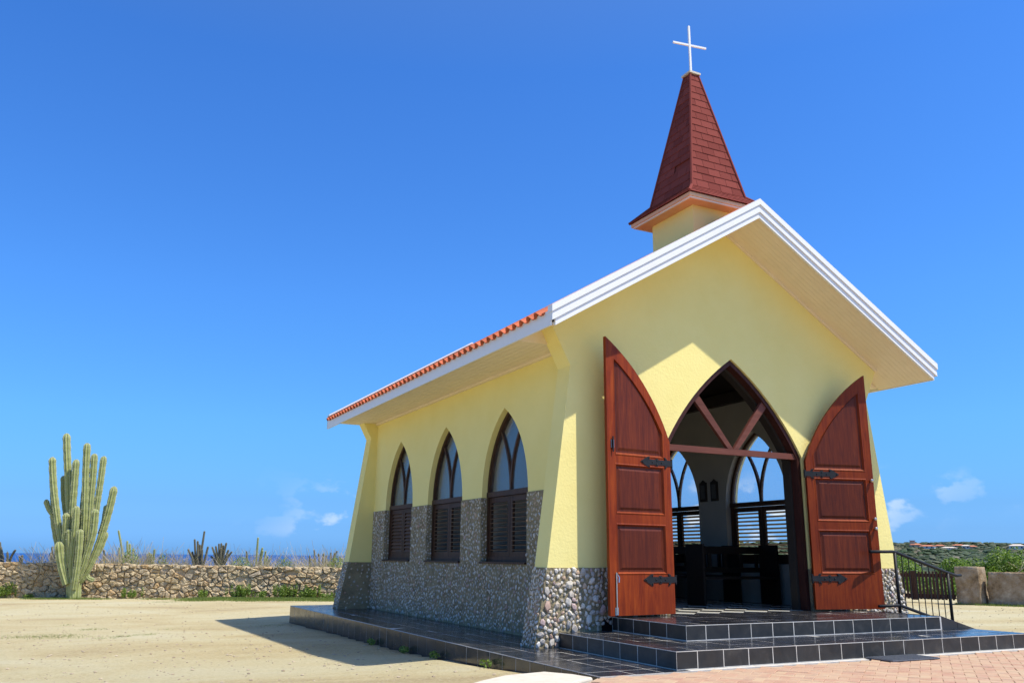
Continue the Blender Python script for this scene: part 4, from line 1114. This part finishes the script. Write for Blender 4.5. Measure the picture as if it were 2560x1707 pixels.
# ---- the tall candelabra cactus
CB = Vector((-7.99, 21.16, -0.31)); MPX = 0.01262*0.2743; CR = Vector((0.891, -0.454, 0)); CF = Vector((0.454, 0.891, 0))
def cz_(zx, zy, d): return CB + CR*((zx - 395)*MPX - 0.118*(1530 - zy)*MPX) + Vector((0, 0, (1530 - zy)*MPX)) + CF*d
big_c = empty('candelabra_cactus', CB, 'tall many-armed pale green candelabra cactus in front of the rubble wall', 'cactus')
arms = [ # (points in tracing units, width, depth offset base->tip)
 ([(372,1320),(352,1100),(335,780),(318,480),(302,260),(292,80)], 62, -.02, .05),
 ([(345,1330),(318,1180),(275,1000),(235,750),(205,500),(194,305)], 58, -.10, -.16),
 ([(425,1300),(452,1100),(470,900),(477,650),(482,400),(491,170)], 60, .02, .0),
 ([(430,1280),(485,1080),(505,900),(520,650),(535,450),(546,262)], 56, .08, .10),
 ([(430,1320),(500,1080),(540,880),(562,700),(592,480),(616,280)], 54, .15, .22),
 ([(395,1300),(372,1100),(370,930),(376,750),(390,550),(405,324)], 58, -.06, -.10),
 ([(440,1380),(520,1250),(592,1080),(652,900),(702,720),(735,566)], 62, .0, .04),
 ([(430,1370),(488,1250),(540,1100),(588,950),(609,776)], 62, -.15, -.28),
 ([(600,960),(628,860),(646,724)], 42, .10, .18),
 ([(350,1260),(328,1060),(335,950),(341,810)], 56, -.18, -.24),
 ([(390,1340),(396,1200),(412,1050),(430,900),(441,750)], 58, -.20, -.30),
 ([(418,1440),(432,1380),(455,1250),(474,1100),(485,956)], 60, -.24, -.36),
 ([(352,1400),(330,1320),(306,1200),(294,1072)], 74, -.22, -.32),
 ([(330,1180),(282,800),(257,620),(249,460)], 44, .12, .18),
 ([(260,1050),(218,900),(186,740),(176,600),(169,496)], 48, .02, .05),
 ([(215,860),(186,795),(150,742),(131,680)], 42, .0, -.05),
 ([(405,1120),(420,820),(428,680),(440,536)], 42, .18, .22),
 ([(376,1190),(374,1060),(375,946)], 42, -.22, -.30),
 ([(455,1300),(486,1295),(503,1345),(538,1362)], 40, .05, .06),
 ([(360,1430),(300,1290),(238,1090),(205,950),(184,810)], 56, .06, .05),
 ([(440,1360),(545,1180),(602,1080),(642,968)], 52, .12, .16),
]
rc_ = random.Random(9)
spn = MB()
for pts, w, d0, d1 in arms:
    m = MB(); rib = []
    n = len(pts); P = [cz_(x, y, d0 + (d1-d0)*i/(n-1)) for i, (x, y) in enumerate(pts)]
    ribbed(m, rib, P, w*MPX*.46, w*MPX*.55, 9, .24, spn, rc_, True, .075)
    rib_obj('arm', m, rib, CACT, big_c)
for x0, x1, d in ((372, 350, -.08), (412, 428, .0), (392, 395, -.16)):
    m = MB(); rib = []
    ribbed(m, rib, [cz_(x0, 1545, d), cz_((x0+x1)/2, 1440, d), cz_(x1, 1290, d)], 34*MPX, 29*MPX, 8, .12, None, rc_, True, .08)
    rib_obj('trunk', m, rib, CACT, big_c)
obj('spines', spn, SPINE, big_c, recalc=False, kind='stuff')

# ---- cacti beyond the wall: (x, y, [(base offset, top offset, top z)], label)
far_c = [
 (-10.07,23.33,[(-.05,-.17,1.23),(.01,-.04,1.06),(.10,.27,1.14),(.06,.16,1.11),(-.12,-.23,1.38)], 'spreading dark cactus beyond the wall at the far left edge'),
 (-9.72,25.35,[(-.04,-.06,.94),(.04,.03,.97)], 'low pair of cactus stems on the sea side left of the tall cactus'),
 (-8.74,23.37,[(-.02,-.06,1.25),(0,.02,1.10),(-.06,-.11,1.05),(.09,.09,1.10)], 'small grey cactus in dry brush just left of the tall cactus'),
 (-7.17,23.34,[(0,-.05,1.16)], 'single short cactus stem just right of the tall cactus'),
 (-6.44,24.30,[(-.08,-.35,1.84),(-.01,-.10,1.48),(-.19,-.25,1.25),(.10,.04,1.38),(.18,.14,1.20)], 'cactus with one long leaning stem rising from the green bush'),
 (-5.74,23.25,[(-.11,-.14,1.05),(-.02,-.05,1.09),(.02,0,1.03),(.11,.11,1.20)], 'short four-stemmed pale cactus beyond the wall'),
 (-4.34,22.09,[(-.12,-.33,1.21),(-.10,-.20,1.54),(-.06,-.10,1.39),(-.01,-.06,1.48),(.03,.08,1.81),(.08,.04,1.19),(.13,.11,1.21),(.15,.22,1.30),(-.14,-.23,1.13),(.05,0,1.36)], 'fan-shaped cactus with a tall right-leaning stem in mid view'),
 (-3.63,21.99,[(-.10,-.29,1.29),(-.08,-.18,1.32),(-.04,-.09,1.40),(-.01,-.06,1.42),(.02,.05,1.35),(.06,.14,1.43),(.07,.17,1.20),(.09,.28,1.14),(-.13,-.31,.99),(.11,.23,1.07),(.01,-.01,1.25)], 'dense brown fan cactus with many even stems'),
 (-2.06,25.78,[(0,-.04,1.17)], 'lone cactus post standing in dry twigs beyond the wall'),
 (-2.19,22.75,[(-.07,-.06,1.64),(0,.08,1.29),(.07,.11,1.19)], 'cactus with one tall straight stem and two shorter ones'),
 (-1.73,23.68,[(-.05,-.03,1.17),(.02,.04,1.0),(.08,.14,.90),(-.05,-.10,1.02)], 'small clump cactus right of the tall straight stem'),
 (-0.02,22.25,[(-.40,-.41,1.02),(-.25,-.30,1.23),(-.23,-.34,.92),(-.10,-.15,1.10),(.02,.03,1.10),(.09,.11,1.04),(.25,.24,1.14),(.29,.43,1.20),(.34,.38,1.12)], 'wide low row of thin cactus stems in dry brush near the chapel'),
 (1.38,24.97,[(-.20,-.12,.93),(.03,.03,1.0),(.18,.24,1.13)], 'thin three-stemmed cactus touching the chapel buttress'),
]
for (x, y, stems, lab) in far_c:
    gz = ground_z(x, y) - .05
    t = empty('scrub_cactus', (x, y, gz), lab, 'cactus', 'cacti beyond the rubble wall')
    pale = 'pale' in lab or 'straight stem' in lab or 'leaning stem rising' in lab
    for (b, tp, zt) in stems:
        m = MB(); rib = []; dj = rc_.uniform(-.15, .15)
        p0 = Vector((x, y, gz)) + CR*(b*.55) + CF*dj*.3; p2 = Vector((x, y, zt)) + CR*(tp*1.1) + CF*dj
        p1 = Vector((x, y, .70)) + CR*(b*1.05) + CF*dj*.7
        ribbed(m, rib, [p0, p1, p2], .046, .034, 7, .2, None, rc_, True, .18)
        rib_obj('stem', m, rib, CACT if pale else CACT2, t)
# ---- leafy clumps
def leaves(mb_, c, rx, ry, rz, n, size, rnd, shell=0.5, flat=0.3):
    for _ in range(n):
        while True:
            d = Vector((rnd.uniform(-1,1), rnd.uniform(-1,1), rnd.uniform(-1,1)))
            if .05 < d.length <= 1: break
        d = d.normalized()*(d.length**shell)
        p = Vector((c[0] + d.x*rx, c[1] + d.y*ry, c[2] + d.z*rz))
        nn = (d + Vector((rnd.gauss(0,.6), rnd.gauss(0,.6), rnd.gauss(flat,.6)))).normalized()
        a = nn.cross(Vector((rnd.gauss(0,1), rnd.gauss(0,1), rnd.gauss(0,1)))).normalized(); b = nn.cross(a)
        s = size*rnd.uniform(.6, 1.4)
        mb_.add([p - a*s, p - b*s*.45, p + a*s, p + b*s*.45], [(0,1,2,3)])
def twigs(mb_, c, r, h, n, rnd, th=.006):
    for _ in range(n):
        p = Vector((c[0] + rnd.gauss(0, r*.35), c[1] + rnd.gauss(0, r*.25), c[2])); d = Vector((rnd.gauss(0,.6), rnd.gauss(0,.6), rnd.uniform(.5,1.2))).normalized()
        L = h*rnd.uniform(.4, 1.0)/max(.75, d.z)
        for s in range(3):
            e = p + d*L/3; w_ = d.cross(Vector((rnd.gauss(0,1), rnd.gauss(0,1), rnd.gauss(0,1)))).normalized()*th*(1 - s*.25)
            mb_.add([p - w_, p + w_, e + w_*.7, e - w_*.7], [(0,1,2,3)])
            if s:
                d3 = (d + Vector((rnd.gauss(0,.7), rnd.gauss(0,.7), rnd.gauss(0,.4)))).normalized(); e2 = p + d3*L*.3
                mb_.add([p - w_*.6, p + w_*.6, e2], [(0,1,2)])
            p = e; d = (d + Vector((rnd.gauss(0,.35), rnd.gauss(0,.35), rnd.gauss(0,.25)))).normalized()
rv = random.Random(77)
# dry brush beyond the wall
for (x, y, w, zt, lab) in ((-6.98,21.75,1.1,1.08,'grey dry brush around the green bush beyond the wall'), (-5.3,21.6,.9,.90,'low dry brush beyond the wall, between green bush and fan cactus'), (-3.0,21.25,.9,1.0,'dry twiggy bush beyond the wall around the lone cactus post'), (-.5,20.7,1.6,.97,'wide dry twiggy bush beyond the wall beside the chapel'), (-8.92,21.75,.8,1.0,'dry twigs beyond the wall left of the tall cactus')):
    x += .35; y += .95; gz = ground_z(x, y); h = zt - gz
    t = empty('dry_bush', (x, y, gz), lab, 'bush', 'dry bushes beyond the wall')
    m = MB(); twigs(m, (x, y, gz), w*.9, h*1.26, int(1100*w), rv, .011); obj('twigs', m, TWIG, t, recalc=False)
    m = MB(); leaves(m, (x, y, gz + h*.45), w*.45, w*.3, h*.42, int(420*w), .026, rv); obj('leaves', m, LEAF_D, t, recalc=False)
for (x, y, w, zt, lab) in ((-6.78,21.35,.62,1.03,'rounded green bush behind the wall right of the tall cactus'), (-.30,19.75,.7,.83,'low green bush peeping over the wall beside the chapel'), (-3.39,20.42,.8,.78,'low green growth on the wall top by the lone post'), (-5.77,21.6,.4,.86,'small green tuft below the four-stemmed cactus'), (-1.78,21.0,.8,.76,'low scattered green tuft on the sea side of the wall')):
    x += .3; y += .8; zt += .17; gz = ground_z(x, y); h = zt - gz
    t = empty('green_bush', (x, y, gz), lab, 'bush', 'green bushes beyond the wall')
    m = MB(); leaves(m, (x, y, gz + h*.55), w*.5, w*.4, h*.5, int(1500*w), .03, rv); obj('leaves', m, LEAF_W, t, recalc=False)
    m = MB(); twigs(m, (x, y, gz), w*.4, h*.8, 20, rv, .008); obj('stems', m, TWIG, t, recalc=False)
# weeds along the front of the wall
weeds = [(-6.34,.35,.28,'small weed on a stone at the wall foot, right of the tall cactus'), (-4.36,.25,.24,'small weed alone at the wall foot in mid view'), (-3.24,.5,.40,'bright green weed clump, leftmost of the group by the chapel'), (-2.58,.28,.26,'small weed between two larger clumps at the wall foot'), (-1.85,.72,.42,'largest dense green weed clump at the wall foot'), (-1.35,.2,.24,'thin weed right of the largest clump'), (-1.09,.35,.40,'upright leafy weed near the chapel terrace'), (-.66,.4,.19,'low weed at the wall foot next to the chapel'), (-9.9,.42,.42,'leafy weed at the wall foot at the left edge'), (-9.2,.2,.12,'tiny weed in the shade of the tall cactus')]
for (x, w, h, lab) in weeds:
    u_ = (x - A_.x)/dirw.x; p = A_ + dirw*u_ + nrmw*.20; gz = ground_z(p.x, p.y)
    t = empty('weed', (p.x, p.y, gz), lab, 'weed', 'weeds along the rubble wall')
    m = MB()
    h *= 1.15
    for k in range(max(6, int(46*w))):
        bx, by = p.x + rv.gauss(0, w*.34), p.y + rv.gauss(0, .06); hh = h*rv.uniform(.55, 1.05); lean = Vector((rv.gauss(0,.2), rv.gauss(0,.15), 1)).normalized()
        tp = Vector((bx, by, gz)) + lean*hh
        m.tube([(bx, by, gz), tp], [.004, .002], 3, False)
        leaves(m, ((bx+tp.x)/2, (by+tp.y)/2, gz + hh*.6), .05, .05, hh*.42, int(45*hh/.4) + 10, .027, rv, .6)
    obj('leaves', m, LEAF_W, t, recalc=False)
# grass
gm = MB()
def blades(cx, cy, rx, ry, n, h, ang=0.0):
    for _ in range(n):
        a, b = rv.gauss(0, .45), rv.gauss(0, .45); x = cx + (a*rx)*cos(ang) - (b*ry)*sin(ang); y = cy + (a*rx)*sin(ang) + (b*ry)*cos(ang)
        z = ground_z(x, y) - .005; th = rv.uniform(0, 2*pi); hh = h*rv.uniform(.5, 1.3); w_ = .006
        dx, dy = cos(th)*w_, sin(th)*w_
        gm.add([(x-dx, y-dy, z), (x+dx, y+dy, z), (x + rv.gauss(0,.4)*hh, y + rv.gauss(0,.4)*hh, z + hh)], [(0,1,2)])
wa = atan2(dirw.y, dirw.x)
for u_ in [6.2 + .32*k for k in range(18)]:
    p = A_ + dirw*u_ + nrmw*(.75 + rv.uniform(-.35, .6)); blades(p.x, p.y, .6, .7, 2600, .075, wa)
for u_, n in ((1.4,500),(1.9,900),(2.5,700),(3.0,300),(4.9,250)):
    p = A_ + dirw*u_ + nrmw*.62; blades(p.x, p.y, .6, .3, n*2, .055, wa)
for (x, y, w, n) in ((-8.73,7.87,.75,420),(-8.35,8.1,.4,160),(-7.45,7.46,.18,120),(-7.85,9.55,.2,100),(-7.01,7.7,.16,60),(-5.67,18.45,.4,160),(-7.8,7.18,.1,30),(-8.26,11.03,.1,25),(-4.55,9.3,.3,40),(-6.5,9.0,.3,40),(-5.1,-2.35,.12,160)):
    blades(x, y, w*1.3, .42, n*2, .018, -.4)
obj('grass', gm, GRASS, recalc=False, kind='stuff', label='thin short grass at the wall foot and in worn patches of the yard')
for (y, n, lab) in ((4.1, 26, 'small weed at the shaded terrace edge, farthest of the four'), (2.6, 26, 'small weed at the shaded terrace edge, second from the far end'), (1.45, 18, 'tiny weed at the shaded terrace edge, third from the far end'), (-.12, 14, 'small bright weed at the terrace edge nearest the slab')):
    x = -4.02; z = ground_z(x, y); m = MB(); leaves(m, (x, y, z + .05), .06, .12, .05, n*5, .018, rv); 
    t = obj('terrace_weed', m, LEAF_W, recalc=False, label=lab, cat='weed', group='weeds at the terrace edge')
# loose gravel on the dirt
gr = MB()
for _ in range(2600):
    t = rv.random(); x = rv.uniform(-11, -4.1); y = rv.uniform(-2.2, 19)
    if rv.random() > (0.9 if y < 8 else .4): continue
    r = rv.choice((.004,.006,.008,.008,.012,.018)); z = ground_z(x, y); sh = rv.choice(peb_shapes)
    gr.add([(x + p.x*r*1.3, y + p.y*r, z + r*.3 + p.z*r*.7) for p in sh], IF)
for _ in range(500):
    x = rv.uniform(4.2, 18); y = rv.uniform(-3, 11); r = rv.choice((.006,.01,.016,.02)); z = ground_z(x, y); sh = rv.choice(peb_shapes)
    gr.add([(x + p.x*r*1.3, y + p.y*r, z + r*.3 + p.z*r*.7) for p in sh], IF)
obj('gravel', gr, simple('yard_gravel', (0.55,0.46,0.33), (0.30,0.23,0.15), 9, 0.9, 60, 0.3), recalc=False, kind='stuff', label='loose gravel scattered over the dirt yard')

# ------------------------------------------------------------------ gate, pillar and wall on the right
def lump(mb_, c, w, d, z0, z1, ang, n=10, m_=8, amp=.03, seed=0, round_=.0):
    """weathered block: rounded-rect section with noise"""
    vs = []; fs = []
    for j in range(m_ + 1):
        z = z0 + (z1-z0)*j/m_; k = 1 - .05*(j/m_)
        for i in range(4*n):
            s = i/n; e = int(s); f = s - e
            x, y = [(-1 + 2*f, -1), (1, -1 + 2*f), (1 - 2*f, 1), (-1, 1 - 2*f)][e]
            if round_: l = sqrt(x*x + y*y); x, y = x*(1-round_) + x/l*round_, y*(1-round_) + y/l*round_
            px, py = x*w/2*k, y*d/2*k
            nn = noise.noise(Vector((px*3 + seed, py*3, z*3)))*amp + noise.noise(Vector((px*9 + seed, py*9, z*9)))*amp*.4
            l = sqrt(px*px + py*py) + 1e-6; px += px/l*nn; py += py/l*nn
            vs.append((c[0] + px*cos(ang) - py*sin(ang), c[1] + px*sin(ang) + py*cos(ang), z + (noise.noise(Vector((px*4 + seed, py*4, 7)))*amp*.8 if j == m_ else 0)))
    N_ = 4*n
    for j in range(m_):
        for i in range(N_): fs.append((j*N_+i, j*N_+(i+1) % N_, (j+1)*N_+(i+1) % N_, (j+1)*N_+i))
    fs.append(tuple(m_*N_ + i for i in range(N_)))
    mb_.add(vs, fs)
ga0 = Vector((17.72, 13.05)); ga1 = Vector((18.50, 10.42)); gd = (ga1-ga0).normalized(); gang = atan2(gd.y, gd.x); GL = (ga1-ga0).length
gz = -.30
m = MB(); lump(m, (18.62, 9.92), .86, .80, gz - .15, .86, gang, 18, 18, .04, 3, .35); obj('gate_pillar', m, MUD, smooth=True, label='squat weathered tan stone pillar at the right end of the gate', cat='pillar')
w0 = Vector((18.80, 9.5)); wd = Vector((.32, -.947)).normalized(); wc = w0 + wd*3.0
m = MB(); lump(m, (wc.x, wc.y), 6.0, .42, gz - .15, .69, atan2(wd.y, wd.x), 60, 16, .07, 8, .0); obj('yard_wall', m, MUD, smooth=True, label='long low weathered brown wall right of the gate pillar', cat='wall')
m = MB(); lump(m, (17.58, 13.55), .86, .80, gz - .15, .86, gang, 18, 18, .07, 5, .35); obj('gate_pillar', m, MUD, smooth=True, label='squat weathered stone pillar at the far left end of the gate, behind the chapel', cat='pillar')
g2 = MB()
for k in range(2600):
    p = w0 + wd*rv.uniform(-.9, 5.5) + Vector((-.947, -.32))*(.28 + abs(rv.gauss(0, .16))); z = ground_z(p.x, p.y) - .01; a = rv.uniform(0, 6.3); hh = rv.uniform(.04, .11)
    g2.add([(p.x - cos(a)*.012, p.y - sin(a)*.012, z), (p.x + cos(a)*.012, p.y + sin(a)*.012, z), (p.x + rv.gauss(0,.03), p.y + rv.gauss(0,.03), z + hh)], [(0,1,2)])
obj('grass', g2, GRASS, recalc=False, kind='stuff', label='short grass along the foot of the brown wall')
gate = empty('slatted_gate', (ga0.x, ga0.y, gz), 'dark brown slatted wooden double gate behind the handrail', 'gate')
def gbox(u0, u1, t0, t1, z0, z1, nm, par=gate):
    n2 = Vector((gd.y, -gd.x)); P = lambda u_, t: (ga0 + gd*u_ + n2*t)
    c_ = [P(u0,t0), P(u1,t0), P(u1,t1), P(u0,t1)]
    m = MB(); m.add([(p.x, p.y, z0) for p in c_] + [(p.x, p.y, z1) for p in c_], [(0,3,2,1),(4,5,6,7),(0,1,5,4),(1,2,6,5),(2,3,7,6),(3,0,4,7)]); return obj(nm, m, GATEW, par)
for a, b in ((0, GL/2 - .03), (GL/2 + .03, GL - .02)):
    gbox(a, b, .0, .035, gz + .10, gz + .24, 'rail'); gbox(a, b, .0, .035, gz + .80, gz + .92, 'rail')
    n = 11
    for i in range(n):
        u_ = a + .03 + (b - a - .13)*i/(n-1); gbox(u_, u_ + .07, .036, .062, gz + .16 if False else gz + .06, gz + .99 + rv.uniform(-.01, .01), 'slat')
for u_ in (GL/2 - .09, GL/2 + .005): gbox(u_, u_ + .085, -.05, .034, gz + .03, gz + 1.0, 'stile')

# ------------------------------------------------------------------ bushes beyond the gate
bl = [(23.5,17.4,3.4,2.2,1.35,'dense green scrub tree behind the left half of the gate'), (25.9,15.4,2.6,1.8,1.2,'low green bush behind the right half of the gate'), (27.5,14.4,3.0,2.0,1.5,'bright green bush rising behind the gate pillar'), (28.4,12.2,3.4,2.2,1.8,'large rounded green bush over the brown wall'), (29.6,9.9,3.6,2.4,2.0,'tallest green bush at the right picture edge'), (34.5,22.5,3.5,2.5,.7,'farther dull bush seen above the gate'), (36.5,18.0,4.0,2.5,.85,'farther dull bush between the two green ones'), (21.6,13.6,2.2,1.4,.35,'low leafy bush close behind the gate slats'), (22.2,11.4,2.2,1.4,.3,'low leafy bush close behind the gate pillar')]
for i, (x, y, w, d, zt, lab) in enumerate(bl):
    gz_ = ground_z(x, y); h = zt - gz_
    t = empty('scrub_bush', (x, y, gz_), lab, 'bush', 'green bushes beyond the gate')
    m = MB(); rr = random.Random(300 + i)
    for k in range(16):
        cx, cy = x + rr.gauss(0, w*.24), y + rr.gauss(0, d*.24); q_ = 1 - min(.8, ((cx-x)/w)**2*2.2 + ((cy-y)/d)**2*1.2)
        hh = h*rr.uniform(.85, 1.12)*q_ ; leaves(m, (cx, cy, gz_ + hh*.62), w*.22, d*.24, hh*.42, 700 if 'farther' not in lab else 350, .05, rr, .35, .5)
    obj('crown', m, LEAF_D if 'dull' in lab else LEAF_B, t, recalc=False)
    m = MB()
    for k in range(7): 
        bx, by = x + rr.gauss(0, w*.1), y + rr.gauss(0, d*.1); m.tube([(bx, by, gz_ - .05), (bx + rr.gauss(0,.3), by + rr.gauss(0,.3), gz_ + h*.35), (bx + rr.gauss(0, w*.25), by + rr.gauss(0, d*.2), gz_ + h*.75)], [.05, .035, .015], 5, False)
    obj('trunk', m, TWIG, t, recalc=False)

# ------------------------------------------------------------------ scrub on the far hillside, and houses
fs2 = MB(); rh = random.Random(8)
nsc = 0
while nsc < 30000:
    az = radians(rh.uniform(28, 78)); r = 45*(1500/45)**rh.random() if rh.random() < .45 else rh.uniform(400, 1400)
    x, y = r*sin(az), r*cos(az)
    if noise.noise(Vector((x*.012, y*.012, 9))) < rh.uniform(-.5, .35): continue
    s = rh.choice((.25,.35,.45,.55,.7,1.2))*(1.0 + r/850); z = ground_z(x, y); sh = rh.choice(peb_shapes)
    fs2.add([(x + p.x*s*1.5, y + p.y*s*1.5, z + s*.25 + p.z*s*.75) for p in sh], IF); nsc += 1
obj('hillside_scrub', fs2, FARLEAF, recalc=False, kind='stuff', label='grey green scrub covering the far hillside')
def house(x, y, w, d, h, ang, wall, roof, lab, two=False):
    z = ground_z(x, y) - 1.0
    t = empty('hill_house', (x, y, z), lab, 'house', 'houses on the far hill')
    R = lambda a, b, c_: (x + a*cos(ang) - b*sin(ang), y + a*sin(ang) + b*cos(ang), z + c_)
    def bx(nm, a0, a1, b0, b1, c0, c1, mat, par=t):
        m = MB(); m.add([R(a0,b0,c0), R(a1,b0,c0), R(a1,b1,c0), R(a0,b1,c0), R(a0,b0,c1), R(a1,b0,c1), R(a1,b1,c1), R(a0,b1,c1)], [(0,3,2,1),(4,5,6,7),(0,1,5,4),(1,2,6,5),(2,3,7,6),(3,0,4,7)]); return obj(nm, m, mat, par)
    wl_ = bx('wall', -w/2, w/2, -d/2, d/2, 0, h + 1, wall)
    m = MB(); o = .8
    m.add([R(-w/2-o,-d/2-o,h+1), R(w/2+o,-d/2-o,h+1), R(w/2+o,d/2+o,h+1), R(-w/2-o,d/2+o,h+1), R(-w/2*.5,0,h+1+d*.24), R(w/2*.5,0,h+1+d*.24)], [(0,3,2,1),(0,1,5,4),(2,3,4,5),(1,2,5),(3,0,4)]); obj('roof', m, roof, t)
    n = max(2, int(w/4))
    for i in range(n):
        a = -w/2 + w*(i + .5)/n; bx('window', a - .7, a + .7, -d/2 - .12, -d/2 - .02, 1.9, 3.3, HGL)
    if two: bx('upper_storey', -w*.45, -w*.05, -d*.3, d*.3, h + 1.02, h + 5.0, wall); bx('flat_roof', -w*.5, 0, -d*.36, d*.36, h + 5.02, h + 5.5, roof)
for (dx, dy, D, w, d, h, wm, rm, lab, two) in ((1010,798,1.0,17,9,3.6,HW2,HR1,'large pinkish two-storey house at the left of the hilltop',True), (1018,786,.97,22,9,3.0,HW1,HR1,'long house with pink roof just right of the two-storey one',False), (1028,775,1.0,14,8,2.6,HW2,HR1,'small red roofed house on the hill between white and pink ones',False), (1034,766,.93,22,6,2.6,HW1,HR2,'low long white building on the far hill',False), (1041,757,1.02,18,8,2.8,HW2,HR1,'brown roofed house at the middle of the hilltop',False), (1046,750,.98,11,7,3.8,HW1,HR2,'small white block house beside the orange roof',False), (1050,745,.975,16,8,3.0,HW2,HR1,'bright orange roofed house on the far hill',False), (1079,702,.96,20,10,4.0,HW1,HR2,'pale gabled house at the right end of the hill',False)):
    k_ = 0.62
    while ground_z(dx*k_, dy*k_) < 11.5 + (D - .95)*40 and k_ < 1.1: k_ += .004
    x, y = dx*k_, dy*k_
    w *= .66; d *= .66; h *= .8
    house(x, y, w, d, h, atan2(-x, y) + rh.uniform(-.3, .3), wm, rm, lab, two)
